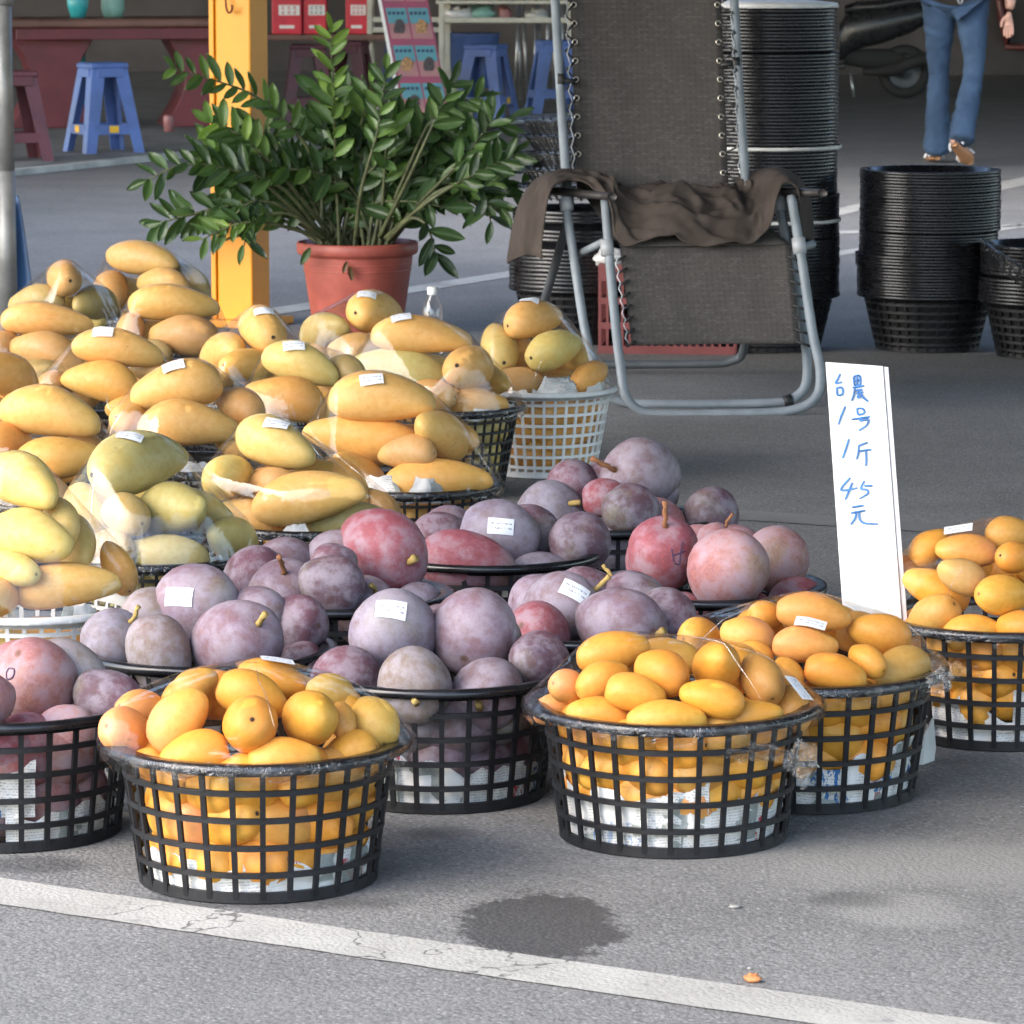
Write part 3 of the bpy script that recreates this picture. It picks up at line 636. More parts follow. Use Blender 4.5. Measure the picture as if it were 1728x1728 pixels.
def wrap(B, label, group, stickers=(), knot=None, sag=0.0):
    pts = []; zr = B.zr + .006
    bpy.context.view_layer.update()
    for o in B.items:
        mw = o.matrix_world
        for v in list(o.data.vertices)[::3]:
            p = mw @ v.co
            if p.z > zr: pts.append(p)
    n = 64; R0 = B.R + .002
    for k in range(n): a = 2 * math.pi * k / n; pts.append(Vector((B.p.x + R0 * math.cos(a), B.p.y + R0 * math.sin(a), zr)))
    pts.append(Vector((B.p.x, B.p.y, zr - .05)))
    bm = bmesh.new()
    for p in pts: bm.verts.new(p)
    bmesh.ops.convex_hull(bm, input=bm.verts); bm.faces.ensure_lookup_table()
    bmesh.ops.delete(bm, geom=[v for v in bm.verts if not v.link_faces], context='VERTS')
    bvh = BVHTree.FromBMesh(bm); bm.free()
    c = Vector((B.p.x, B.p.y, zr + .001)); rows = []; na, ne = 96, 26; sd = B.p.x * 13
    for i in range(ne + 1):
        el = R(90) * (i / ne) ** .95; row = []
        for k in range(na):
            a = 2 * math.pi * k / na; d = Vector((math.cos(a) * math.cos(el), math.sin(a) * math.cos(el), math.sin(el)))
            h = bvh.ray_cast(c, d)[0]; L = (h - c).length if h else R0
            f = i / ne
            wr_ = (1 - f) ** 3 * .0022 * math.sin(a * 31 + 3 * mnoise.noise(Vector((a * 2, sd, 0)))) + .0016 * mnoise.noise(Vector((math.cos(a) * 5 + sd, math.sin(a) * 5, f * 3)))
            row.append(c + d * (L + .0022 + wr_))
        rows.append(row)
    for it in range(2):   # soften the facets of the hull
        nr = [r_[:] for r_ in rows]
        for i in range(1, ne):
            for k in range(na): nr[i][k] = rows[i][k] * .5 + (rows[i - 1][k] + rows[i + 1][k] + rows[i][k - 1] + rows[i][(k + 1) % na]) * .125
        rows = nr
    sk = []
    for dz, dr, am in ((-.030, -.008, .012), (-.016, .004, .005), (-.004, .006, .002)):
        sk.append([Vector((B.p.x + (R0 + dr + am * .5 * mnoise.noise(Vector((k * .9, dz * 90, sd)))) * math.cos(2 * math.pi * k / na), B.p.y + (R0 + dr + am * .5 * mnoise.noise(Vector((k * .9, dz * 90, sd)))) * math.sin(2 * math.pi * k / na), zr + dz + am * mnoise.noise(Vector((k * .55, sd, dz * 50))))) for k in range(na)])
    e = empty('plastic_wrap', (B.p.x, B.p.y, zr)); tag(e, label, 'plastic wrap', group)
    def loc(r_): return [p - Vector((B.p.x, B.p.y, zr)) for p in r_]
    MB().grid([loc(r_) for r_ in rows], True).build('film_cover', M['film'], e, True)
    MB().grid([loc(r_) for r_ in sk + [rows[0]]], True).build('film_edge', M['film_crinkle'], e, True)
    bpy.context.view_layer.update()
    for (x, y, rot) in stickers:
        d = ray(x, y).normalized(); h, nor, *_ = bvh.ray_cast(CAM, d)
        if h is None: continue
        stick(e, h + nor * .003, nor, rot, lambda p, d: (lambda r_: r_ + nor * .003 if r_ else None)(bvh.ray_cast(p, d)[0]))
    cr = random.Random(int(B.p.x * 1000))
    for k in range(1):
        a0 = R(-90 + cr.uniform(-95, 95)); e0, e1 = R(cr.uniform(2, 18)), R(cr.uniform(28, 78)); pts_ = []; dr = cr.uniform(-.25, .25)
        for i in range(14):
            f = i / 13; el = e0 + (e1 - e0) * f; a = a0 + dr * f + .03 * mnoise.noise(Vector((f * 4, k, sd)))
            h = bvh.ray_cast(c, Vector((math.cos(a) * math.cos(el), math.sin(a) * math.cos(el), math.sin(el))))[0]
            if h: pts_.append(h + (h - c).normalized() * .0035 - Vector((B.p.x, B.p.y, zr)))
        if len(pts_) > 3: MB().tube(pts_, [.0006 * math.sin(math.pi * (i + .6) / (len(pts_) + .2)) for i in range(len(pts_))], 5).build('film_crease', M['film_fold'], e, True)
    if knot:
        for (x, y, w_, h_) in knot:
            c0 = atY(x, y, B.p.y - B.R * .7); s = scale_at(c0); mb = MB(); rows = []
            for i in range(15):
                th = math.pi * i / 14; rows.append([])
                for k in range(26):
                    a = 2 * math.pi * k / 26; d = Vector((math.sin(th) * math.cos(a), math.sin(th) * math.sin(a), math.cos(th)))
                    f = 1 + .65 * mnoise.noise(d * 2.3 + Vector((x, y, 0))) + .3 * mnoise.noise(d * 6 + Vector((y, x, 0)))
                    rows[-1].append(c0 - Vector((B.p.x, B.p.y, zr)) + Vector((d.x * w_ / s / 2, d.y * w_ / s / 3, d.z * h_ / s / 2)) * f)
            mb.grid(rows, True).build('bunched_end', M['film_crinkle'], e)
    return e
def uv_patch(mb, nm, uvs, parent=None):
    me = mb.mesh(nm, M['news'], True); l = me.uv_layers.new(name='UVMap')
    for lp in me.loops: l.data[lp.index].uv = uvs[lp.vertex_index]
    return obj(nm, me, parent)
def lining(B, patches, ident, group):
    """newspaper sheets pressed against the inside of the mesh wall: (angle from camera, half span deg, z0, z1)"""
    srt = sorted(p_[0] for p_ in patches)
    for a0, hs, z0, z1_ in patches:
        mb = MB(); rows = []; uvs = []; nx, nz = 16, 7; sl_ = rnd.uniform(-.35, .35); sd = rnd.uniform(0, 99)
        for j in range(nz + 1):
            row = []
            for i in range(nx + 1):
                f = i / nx; a = R(-90 + a0 + hs * (2 * f - 1)); top = z1_ * (1 + sl_ * (2 * f - 1)) + .016 * mnoise.noise(Vector((f * 5, sd, 0)))
                z = z0 + (max(top, z0 + .01) - z0) * j / nz
                r_ = B.T['wr'](z) - .008 - .007 * (0.5 + mnoise.noise(Vector((f * 7, j * .8, sd)))) - .002 * j / nz
                row.append(Vector((B.p.x + r_ * math.cos(a), B.p.y + r_ * math.sin(a), z)))
                uvs.append((a * .17 + sd, z + sl_ * a * .05))
            rows.append(row)
        mb.grid(rows); o = uv_patch(mb, 'newspaper_sheet', uvs)
        tag(o, f"newspaper sheet lining {ident}, {ORD[srt.index(a0)]} from the left", 'newspaper', group)
def flap(B, az, w, h, lean, ident, lift=0.0, rin=.001, cr=.006):
    """a crumpled corner of newspaper sticking up inside the rim, az measured from the camera side"""
    a = R(-90 + az); c = Vector((B.p.x + (B.T['Rw'] - rin) * math.cos(a), B.p.y + (B.T['Rw'] - rin) * math.sin(a), B.zr - .015 + lift))
    out = Vector((math.cos(a), math.sin(a), 0)); tan = Vector((-out.y, out.x, 0)); rows = []; uvs = []; sd = rnd.uniform(0, 99)
    for j in range(8):
        row = []
        for i in range(9):
            u, v = i / 8 - .5, j / 7
            p = c + tan * (u * w * (1 - .55 * v)) + Vector((0, 0, v * h * .8)) - out * (v * h * lean * .35 + u * u * w * w * 3.2) + out * cr * mnoise.noise(Vector((u * 6 + sd, v * 4, sd)))
            p.z += cr * mnoise.noise(Vector((u * 5, v * 5 + sd, 3)))
            row.append(p); uvs.append((u * w + sd, v * h + sd * .7))
        rows.append(row)
    o = uv_patch(MB().grid(rows), 'newspaper_corner', uvs); tag(o, f"crumpled newspaper corner {ident}", 'newspaper'); return o
# ------------------------------------------------------------------ small yellow mango baskets
# rows: x, y, length, width (pixels of the photograph), image angle of the stem end, stem towards (+1) or away (-1), colour, place
GY = 'small yellow mangoes'
B1 = make_basket('yellow', 434, 1250, 'black mesh basket of yellow mangoes, front left, nearest the painted line', 'baskets of small yellow mangoes')
in_heap(B1, [
 (458, 1146, 116, 66, 195, -1, 'y', 'at the very top of'), (425, 1178, 140, 86, 205, -1, 'y', 'just below the top of'), (329, 1160, 92, 62, 140, 1, 'd', 'upper left in'),
 (558, 1176, 88, 76, 20, -1, 'w', 'upper right in'), (300, 1221, 138, 90, 128, 1, 'p', 'slanting left of centre in'), (423, 1229, 102, 98, 300, 1, 'o', 'end-on in the middle of', 'dot'),
 (525, 1213, 104, 96, 170, -1, 'y', 'right of the middle of'), (629, 1220, 106, 86, 60, 1, 'w', 'at the right end of'), (240, 1203, 90, 72, 200, 1, 'p', 'behind the left end of'),
 (213, 1238, 98, 84, 210, 1, 'p', 'at the left end of'), (592, 1263, 108, 76, 345, 1, 'y', 'lower right in'), (331, 1272, 134, 82, 348, 1, 'o', 'lower left in', 'dot'),
 (475, 1278, 140, 78, 175, 1, 'y', 'lower middle in'), (254, 1284, 70, 52, 10, 1, 'y', 'by the rim, lower left in'), (580, 1222, 60, 50, 80, 1, 'd', 'wedged between neighbours in')], 'yellow', 'the front left basket', GY + ' in the front left basket')
fill_back(B1, 'yellow', 5, .036, 'yod', 'the front left basket heap', GY + ' in the front left basket')
fill_inside(B1, 'yellow', (.045, .102, .156), 9, .040, 'yyopd', 'the front left basket', GY + ' in the front left basket')
lining(B1, [(-62, 26, .004, .050), (-18, 24, .004, .040), (22, 26, .004, .046), (62, 26, .004, .060)], 'the front left basket', 'newspaper in the front left basket')
wrap(B1, 'clear film stretched over the front left basket of yellow mangoes', 'film over mango baskets', [(467, 1119, -10)])
B2 = make_basket('yellow', 1137, 1188, 'black mesh basket of yellow mangoes, front middle, right of the wet spot', 'baskets of small yellow mangoes')
in_heap(B2, [
 (1033, 1101, 118, 72, 170, -1, 'y', 'upper left in'), (1116, 1136, 108, 78, 15, 1, 'o', 'centre of'), (1212, 1124, 96, 84, 100, -1, 'o', 'topmost in'), (1016, 1149, 92, 66, 160, 1, 'y', 'behind the left front of'),
 (1071, 1172, 116, 66, 192, -1, 'y', 'left of centre in'), (1202, 1181, 128, 66, 10, 1, 'o', 'right of centre in'), (1283, 1148, 96, 80, 60, 1, 'd', 'upper right in'), (940, 1195, 86, 60, 170, 1, 'p', 'at the left end of'),
 (1010, 1207, 110, 62, 8, 1, 'o', 'lower left in', 'dot'), (1124, 1214, 132, 66, 180, 1, 'y', 'lower middle in'), (1267, 1212, 112, 62, 172, 1, 'y', 'lower right in'), (1330, 1196, 90, 74, 40, 1, 'd', 'at the right end of'),
 (958, 1163, 72, 58, 200, 1, 'p', 'behind the left end of')], 'yellow', 'the front middle basket', GY + ' in the front middle basket')
fill_back(B2, 'yellow', 5, .036, 'yod', 'the front middle basket heap', GY + ' in the front middle basket')
fill_inside(B2, 'yellow', (.078, .118, .158), 9, .039, 'yyopd', 'the front middle basket', GY + ' in the front middle basket')
lining(B2, [(-66, 24, .004, .085), (-24, 26, .004, .075), (18, 26, .004, .080), (60, 28, .004, .082), (-4, 20, .03, .092)], 'the front middle basket', 'newspaper in the front middle basket')
wrap(B2, 'clear film stretched over the front middle basket of yellow mangoes', 'film over mango baskets', [(1345, 1165, 50)], knot=[(1352, 1284, 44, 66), (1262, 1268, 110, 26)])
B3 = make_basket('yellow', 1362, 1127, 'black mesh basket of yellow mangoes just in front of the white price sign', 'baskets of small yellow mangoes')
in_heap(B3, [
 (1372, 1036, 124, 68, 190, -1, 'p', 'topmost in'), (1292, 1040, 70, 52, 180, 1, 'y', 'upper left in'), (1181, 1077, 80, 66, 180, 1, 'y', 'at the left end of'), (1262, 1075, 108, 68, 10, 1, 'p', 'left of centre in', 'dot'),
 (1357, 1090, 116, 62, 185, 1, 'p', 'under the sticker in'), (1486, 1070, 108, 70, 10, -1, 'y', 'upper right in'), (1408, 1136, 120, 66, 192, 1, 'o', 'lower middle in'), (1520, 1131, 102, 78, 340, -1, 'w', 'at the right end of'),
 (1327, 1140, 74, 58, 70, 1, 'y', 'lower left in'), (1463, 1116, 68, 52, 30, 1, 'y', 'wedged right of centre in'), (1270, 1110, 80, 60, 10, 1, 'y', 'low at the left of')], 'yellow', 'the basket in front of the sign', GY + ' in the basket by the sign')
fill_back(B3, 'yellow', 5, .034, 'yod', 'the heap in front of the sign', GY + ' in the basket by the sign')
fill_inside(B3, 'yellow', (.076, .115, .158), 9, .039, 'yyod', 'the basket in front of the sign', GY + ' in the basket by the sign')
lining(B3, [(-40, 26, .004, .07), (4, 26, .004, .062), (40, 22, .004, .085), (70, 22, .004, .09)], 'the basket in front of the sign', 'newspaper in the basket by the sign')
wrap(B3, 'clear film stretched over the yellow mangoes in front of the sign', 'film over mango baskets', [(1367, 1055, 12)], knot=[(1585, 1152, 40, 40)])
B4 = make_basket('yellow', 1692, 1040, 'black mesh basket of yellow mangoes cut by the right edge of the picture', 'baskets of small yellow mangoes')
in_heap(B4, [
 (1566, 927, 88, 54, 145, 1, 'y', 'upper left in'), (1632, 930, 108, 60, 5, 1, 'p', 'under the sticker in'), (1703, 903, 90, 60, 180, 1, 'd', 'topmost in'), (1714, 942, 70, 56, 190, 1, 'o', 'right, with stem scar, in', 'dot'),
 (1538, 964, 70, 58, 190, 1, 'p', 'at the left end of'), (1581, 999, 122, 66, 22, 1, 'o', 'left of centre in', 'dot'), (1622, 975, 100, 62, 20, 1, 'b', 'dim middle one in'), (1578, 1041, 98, 76, 320, 1, 'd', 'lower left in'),
 (1693, 1008, 94, 70, 185, 1, 'y', 'right of centre in'), (1641, 1066, 112, 66, 175, 1, 'y', 'lower middle in'), (1716, 1058, 84, 60, 10, 1, 'o', 'lower right in', 'dot')], 'yellow', 'the right edge basket', GY + ' in the right edge basket')
fill_back(B4, 'yellow', 4, .034, 'yod', 'the right edge basket heap', GY + ' in the right edge basket')
fill_inside(B4, 'yellow', (.074, .115, .158), 9, .039, 'yyod', 'the right edge basket', GY + ' in the right edge basket')
lining(B4, [(-55, 24, .004, .07), (-14, 24, .004, .055), (24, 24, .004, .075)], 'the right edge basket', 'newspaper in the right edge basket')
wrap(B4, 'clear film stretched over the yellow mangoes at the right edge', 'film over mango baskets', [(1618, 897, 8)], knot=[(1625, 1128, 70, 34)])

# ------------------------------------------------------------------ purple mango baskets
GP = 'large purple mangoes'; PB = 'open baskets of purple mangoes'
def pbasket(px, py, label, rows, ident, cks, nin=0, lin=()):
    B = make_basket('purple', px, py, label, PB); g = GP + ' in ' + ident
    in_heap(B, rows, 'purple', 'in ' + ident, g, p_=2.0, edge=.02, rfac=.86)
    fill_back(B, 'purple', 3, .054, cks, ident, g)
    if nin: fill_inside(B, 'purple', (.060, .130), nin, .054, cks, ident, g, span=95)
    if lin: lining(B, lin, ident, 'newspaper in ' + ident)
    for o, (x, y, rot) in getattr(B, 'stickers', []):
        bpy.context.view_layer.update(); mw = o.matrix_world; inv = mw.inverted()
        d = ray(x, y).normalized(); ok, h, n, _ = o.ray_cast(inv @ CAM, (inv.to_3x3() @ d).normalized())
        
        def cast(p, d_):
            k_, h_, *_ = o.ray_cast(inv @ p, (inv.to_3x3() @ d_).normalized()); return mw @ h_ if k_ else None
        if ok: stick(o, mw @ h, (inv.to_3x3().transposed() @ n), rot, cast, .046, .029)
    return B
pbasket(15, 1187, 'black basket of pink-purple mangoes cut by the left edge, front row', [
 (65, 1152, 142, 130, 245, 1, 'q', 'large with a pen mark'), (179, 1186, 122, 100, 30, 1, 'D', 'dark with two upright stems', 'long'), (108, 1244, 120, 104, 150, -1, 'q', 'against the rim at right'),
 (14, 1252, 112, 96, 200, 1, 'r', 'against the rim at left'), (-30, 1200, 110, 100, 180, 1, 'q', 'cut by the picture edge')], 'the left edge basket', 'qqnr', 5, [(30, 26, .004, .05), (62, 22, .01, .06), (0, 20, .05, .11)])
pbasket(350, 1097, 'black basket of grey-purple mangoes just behind the front left basket', [
 (332, 1027, 156, 138, 180, -1, 'u', 'with a white sticker', (301, 1007, 8)), (399, 1086, 146, 136, 320, 1, 'u', 'big round with twig stem', 'pale'), (190, 1087, 116, 102, 310, 1, 'l', 'at the left end', 'pale'), (267, 1105, 124, 104, 260, -1, 'n', 'low at front left'),
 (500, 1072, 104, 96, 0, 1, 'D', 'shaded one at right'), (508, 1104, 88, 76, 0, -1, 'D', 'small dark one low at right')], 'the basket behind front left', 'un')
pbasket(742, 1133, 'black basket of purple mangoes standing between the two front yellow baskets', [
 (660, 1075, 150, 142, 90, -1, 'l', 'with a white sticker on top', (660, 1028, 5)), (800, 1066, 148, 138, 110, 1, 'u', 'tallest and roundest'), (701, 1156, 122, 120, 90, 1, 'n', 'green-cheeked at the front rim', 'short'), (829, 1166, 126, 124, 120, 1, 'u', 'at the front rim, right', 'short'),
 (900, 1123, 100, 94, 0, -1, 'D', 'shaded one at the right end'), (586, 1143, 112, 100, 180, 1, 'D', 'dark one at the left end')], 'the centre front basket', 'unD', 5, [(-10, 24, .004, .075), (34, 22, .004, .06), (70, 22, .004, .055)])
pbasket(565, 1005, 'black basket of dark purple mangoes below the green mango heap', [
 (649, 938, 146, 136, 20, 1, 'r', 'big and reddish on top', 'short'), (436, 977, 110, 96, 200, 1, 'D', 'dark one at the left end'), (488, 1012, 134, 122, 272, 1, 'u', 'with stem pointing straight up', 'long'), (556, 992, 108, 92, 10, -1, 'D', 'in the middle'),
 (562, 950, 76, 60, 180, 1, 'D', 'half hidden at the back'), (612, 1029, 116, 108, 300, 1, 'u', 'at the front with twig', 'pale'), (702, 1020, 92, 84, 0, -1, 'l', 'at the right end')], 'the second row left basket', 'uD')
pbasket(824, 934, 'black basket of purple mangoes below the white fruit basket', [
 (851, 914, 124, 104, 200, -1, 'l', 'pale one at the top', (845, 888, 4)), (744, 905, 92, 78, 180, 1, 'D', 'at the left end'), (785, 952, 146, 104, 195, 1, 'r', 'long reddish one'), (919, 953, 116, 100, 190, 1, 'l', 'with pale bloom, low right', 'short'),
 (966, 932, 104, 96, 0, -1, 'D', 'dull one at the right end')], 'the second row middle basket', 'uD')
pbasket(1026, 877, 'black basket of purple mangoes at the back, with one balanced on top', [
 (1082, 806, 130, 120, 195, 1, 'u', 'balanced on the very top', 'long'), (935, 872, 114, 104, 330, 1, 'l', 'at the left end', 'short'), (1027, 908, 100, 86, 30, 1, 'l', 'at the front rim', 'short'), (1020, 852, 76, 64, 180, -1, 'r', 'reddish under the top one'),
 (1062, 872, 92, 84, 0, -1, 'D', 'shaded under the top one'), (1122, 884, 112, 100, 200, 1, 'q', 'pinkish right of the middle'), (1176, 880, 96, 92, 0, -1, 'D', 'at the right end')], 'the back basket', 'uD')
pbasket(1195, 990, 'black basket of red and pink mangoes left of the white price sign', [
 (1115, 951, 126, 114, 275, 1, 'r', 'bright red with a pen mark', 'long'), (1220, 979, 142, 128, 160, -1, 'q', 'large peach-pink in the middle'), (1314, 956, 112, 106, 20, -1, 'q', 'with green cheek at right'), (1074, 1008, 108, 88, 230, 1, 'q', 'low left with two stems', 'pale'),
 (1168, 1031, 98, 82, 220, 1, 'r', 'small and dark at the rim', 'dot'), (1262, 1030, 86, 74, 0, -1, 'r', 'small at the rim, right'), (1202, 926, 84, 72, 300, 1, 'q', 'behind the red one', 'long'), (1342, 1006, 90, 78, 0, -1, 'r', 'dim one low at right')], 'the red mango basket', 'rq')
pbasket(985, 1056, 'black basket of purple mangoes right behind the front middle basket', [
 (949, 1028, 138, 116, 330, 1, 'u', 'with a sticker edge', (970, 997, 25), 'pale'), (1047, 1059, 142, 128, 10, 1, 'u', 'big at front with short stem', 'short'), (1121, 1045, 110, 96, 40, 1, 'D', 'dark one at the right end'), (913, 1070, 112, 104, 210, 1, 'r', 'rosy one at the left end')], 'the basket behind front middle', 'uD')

# ------------------------------------------------------------------ long golden mango baskets under tall film tents
GG = 'long golden mangoes'
def gbasket(bt, px, py, label, rows, ident, stickers=(), inside=True, flaps=(), cks='gGm', hidden=3):
    B = make_basket(bt, px, py, label, 'tall baskets of golden mangoes'); g = GG + ' in ' + ident
    in_heap(B, rows, 'golden', 'in ' + ident, g, p_=1.45, edge=.0, rfac=.95)
    fill_back(B, 'golden', hidden, .040, cks, ident, g)
    if inside: fill_inside(B, 'golden', (.05, .105, .155), 4, .038, cks, ident, g, span=100, tang=.25)
    wrap(B, 'clear film tent over ' + ident, 'film over mango baskets', stickers)
    for k, fa in enumerate(flaps): flap(B, *fa[:4], ident=fa[4] + ' in ' + ident, **(fa[5] if len(fa) > 5 else {}))
    return B
gbasket('white', 52, 1022, 'white mesh basket of yellow-green mangoes at the left edge', [
 (36, 817, 148, 90, 205, -1, 'm', 'at the top'), (53, 911, 172, 92, 195, -1, 'm', 'in the middle'), (100, 880, 90, 66, 60, 1, 'm', 'behind the middle'), (112, 991, 182, 78, 175, 1, 'g', 'lying along the rim', 'dot'),
 (198, 958, 108, 58, 60, 1, 'G', 'upright at the right end', 'dot'), (-5, 1008, 80, 70, 180, 1, 'g', 'cut by the picture edge'), (20, 960, 100, 60, 10, 1, 'm', 'low behind the rim')], 'the left edge white basket', [], flaps=[(38, .10, .045, .5, 'beside the rim mango'), (-40, .09, .05, .5, 'at the left rim')], cks='mg')
gbasket('golden', 262, 936, 'black basket of green mangoes, the greenest heap', [
 (232, 787, 160, 108, 165, 1, 'k', 'largest at the top', 'dot'), (144, 864, 108, 84, 60, 1, 'm', 'at the left end'), (292, 862, 140, 90, 180, -1, 'k', 'right of the middle'), (275, 938, 176, 68, 5, -1, 'k', 'lying along the rim'),
 (389, 916, 96, 78, 50, -1, 'm', 'at the right end'), (205, 870, 100, 70, 20, 1, 'B', 'dim behind the others'), (190, 925, 90, 60, 0, 1, 'B', 'low at the left rim')], 'the green mango basket', [(219, 738, 8)], flaps=[(-25, .11, .05, .6, 'under the green mangoes'), (48, .06, .035, .4, 'at the right rim')], cks='km')
gbasket('golden', 525, 882, 'black basket of golden mangoes right of the green heap', [
 (466, 750, 166, 88, 202, -1, 'm', 'at the top'), (391, 811, 88, 80, 190, 1, 'm', 'end-on at the left end'), (519, 843, 180, 90, 172, -1, 'g', 'large in the middle'), (428, 876, 136, 62, 20, -1, 'g', 'at the left rim'), (582, 880, 142, 62, 350, -1, 'k', 'greenish at the right rim'),
 (640, 856, 90, 48, 40, 1, 'b', 'at the right end'), (455, 822, 100, 60, 0, 1, 'b', 'dim behind the middle')], 'the basket right of the green heap', [(466, 717, 12)], flaps=[(-8, .07, .045, .5, 'in front of the middle'), (40, .06, .03, .5, 'at the right rim'), (-55, .08, .03, .3, 'at the left rim')])
gbasket('golden', 697, 818, 'black basket of golden mangoes left of the white basket, front one', [
 (643, 676, 182, 88, 184, -1, 'g', 'at the top'), (620, 741, 200, 80, 8, 1, 'G', 'longest, below the top'), (742, 737, 108, 78, 35, -1, 'g', 'slanting at the right'), (606, 802, 100, 64, 35, -1, 'G', 'low at the left'), (736, 804, 172, 72, 180, 1, 'G', 'large at the front rim'),
 (690, 770, 110, 60, 0, 1, 'b', 'dim behind the front one')], 'the basket before the white one', [(627, 641, -8)], flaps=[(12, .09, .06, .45, 'in front of the rim mango'), (-30, .14, .06, .9, 'between the mangoes'), (60, .05, .03, .4, 'at the right rim')])
gbasket('golden', 318, 785, 'black basket of golden mangoes directly behind the green heap', [
 (299, 655, 174, 84, 350, -1, 'g', 'at the top'), (318, 724, 176, 78, 185, -1, 'g', 'below the top'), (222, 708, 70, 56, 190, 1, 'g', 'end-on at the left'), (404, 686, 104, 62, 30, 1, 'b', 'dim at the right'), (390, 740, 100, 60, 30, 1, 'g', 'low at the right'), (250, 765, 120, 60, 0, 1, 'G', 'low at the left')], 'the basket behind the green heap', [(293, 619, -10)], inside=False, flaps=[(10, .09, .05, .5, 'at the front rim')])
gbasket('golden', 90, 840, 'black basket of golden mangoes behind the left white basket', [
 (84, 703, 172, 86, 192, -1, 'g', 'at the top'), (96, 778, 170, 78, 172, -1, 'G', 'below the top'), (10, 748, 100, 70, 180, 1, 'G', 'cut by the picture edge'), (165, 790, 110, 60, 40, 1, 'b', 'low at the right'), (60, 830, 120, 60, 0, 1, 'G', 'low at the front')], 'the basket behind the left white one', inside=False)
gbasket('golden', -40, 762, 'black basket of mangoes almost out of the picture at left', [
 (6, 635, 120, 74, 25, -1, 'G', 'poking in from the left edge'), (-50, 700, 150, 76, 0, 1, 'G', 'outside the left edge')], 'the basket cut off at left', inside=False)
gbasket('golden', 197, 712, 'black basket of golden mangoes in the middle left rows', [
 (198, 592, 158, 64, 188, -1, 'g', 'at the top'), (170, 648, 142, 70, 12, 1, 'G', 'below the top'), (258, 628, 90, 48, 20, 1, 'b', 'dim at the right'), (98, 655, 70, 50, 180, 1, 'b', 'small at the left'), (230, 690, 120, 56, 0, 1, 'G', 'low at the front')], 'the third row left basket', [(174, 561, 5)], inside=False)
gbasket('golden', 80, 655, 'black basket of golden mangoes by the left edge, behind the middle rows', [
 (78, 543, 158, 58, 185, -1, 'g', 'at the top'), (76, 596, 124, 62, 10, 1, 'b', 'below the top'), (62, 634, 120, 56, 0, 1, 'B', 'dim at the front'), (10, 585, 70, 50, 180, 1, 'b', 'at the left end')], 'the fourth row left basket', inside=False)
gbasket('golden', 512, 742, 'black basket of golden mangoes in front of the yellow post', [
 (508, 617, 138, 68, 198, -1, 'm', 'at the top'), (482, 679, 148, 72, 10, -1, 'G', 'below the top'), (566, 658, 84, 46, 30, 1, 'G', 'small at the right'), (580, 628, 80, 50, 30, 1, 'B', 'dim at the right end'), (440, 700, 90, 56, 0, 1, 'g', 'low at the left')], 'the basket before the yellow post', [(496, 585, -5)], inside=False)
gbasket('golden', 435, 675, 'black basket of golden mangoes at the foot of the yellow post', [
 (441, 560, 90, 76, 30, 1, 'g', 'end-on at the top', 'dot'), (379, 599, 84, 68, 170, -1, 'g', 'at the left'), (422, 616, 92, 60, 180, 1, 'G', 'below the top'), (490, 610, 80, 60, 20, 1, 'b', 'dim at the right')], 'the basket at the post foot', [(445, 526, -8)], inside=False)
gbasket('golden', 612, 640, 'black basket of mangoes right in front of the flower pot', [
 (633, 531, 98, 74, 175, 1, 'g', 'at the top', 'dot'), (551, 563, 92, 64, 160, -1, 'B', 'at the left'), (660, 580, 100, 60, 10, 1, 'b', 'low at the right'), (600, 590, 110, 60, 0, 1, 'b', 'dim in the middle')], 'the basket before the flower pot', [(619, 498, 5)], inside=False)
gbasket('golden', 758, 686, 'black basket of golden mangoes left of the white basket, rear one', [
 (710, 568, 172, 66, 185, -1, 'g', 'at the top'), (675, 627, 168, 70, 8, 1, 'k', 'greenish below the top', 'dot'), (791, 627, 88, 80, 200, 1, 'g', 'end-on at the right', 'dot'), (797, 680, 130, 56, 180, -1, 'G', 'lying at the front rim'), (720, 672, 110, 60, 0, 1, 'b', 'dim at the left rim')], 'the rear basket left of white', [(677, 537, -10)], flaps=[(35, .12, .03, .3, 'under the rim mango'), (70, .08, .035, .3, 'at the right rim')], cks='mgk')
gbasket('white', 918, 656, 'white mesh basket of golden mangoes in front of the lounge chair', [
 (900, 540, 110, 64, 165, 1, 'g', 'at the top', 'dot'), (843, 586, 84, 68, 75, 1, 'm', 'at the left', 'dot'), (936, 591, 108, 66, 160, 1, 'm', 'at the right', 'dot'), (995, 636, 74, 52, 150, 1, 'G', 'small at the right rim', 'dot'), (872, 645, 110, 50, 5, -1, 'b', 'low at the left rim')], 'the white basket by the chair', [(893, 507, 8)], flaps=[(12, .13, .06, .4, 'bunched at the front rim', {'lift': .01, 'cr': .02}), (60, .12, .07, .35, 'at the right rim'), (-35, .13, .06, .6, 'at the left rim')], cks='gG')
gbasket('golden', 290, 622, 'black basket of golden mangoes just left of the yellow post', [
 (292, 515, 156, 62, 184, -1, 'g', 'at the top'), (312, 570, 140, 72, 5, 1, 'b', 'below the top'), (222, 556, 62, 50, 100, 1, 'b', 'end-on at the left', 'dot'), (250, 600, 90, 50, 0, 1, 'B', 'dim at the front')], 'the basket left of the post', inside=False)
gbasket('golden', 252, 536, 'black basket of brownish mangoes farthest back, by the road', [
 (240, 441, 118, 62, 190, -1, 'b', 'at the top'), (190, 490, 78, 64, 100, 1, 'b', 'end-on at the left', 'dot'), (276, 478, 96, 52, 10, 1, 'b', 'under the top'), (322, 474, 80, 42, 40, 1, 'B', 'dim at the right')], 'the farthest basket', inside=False)
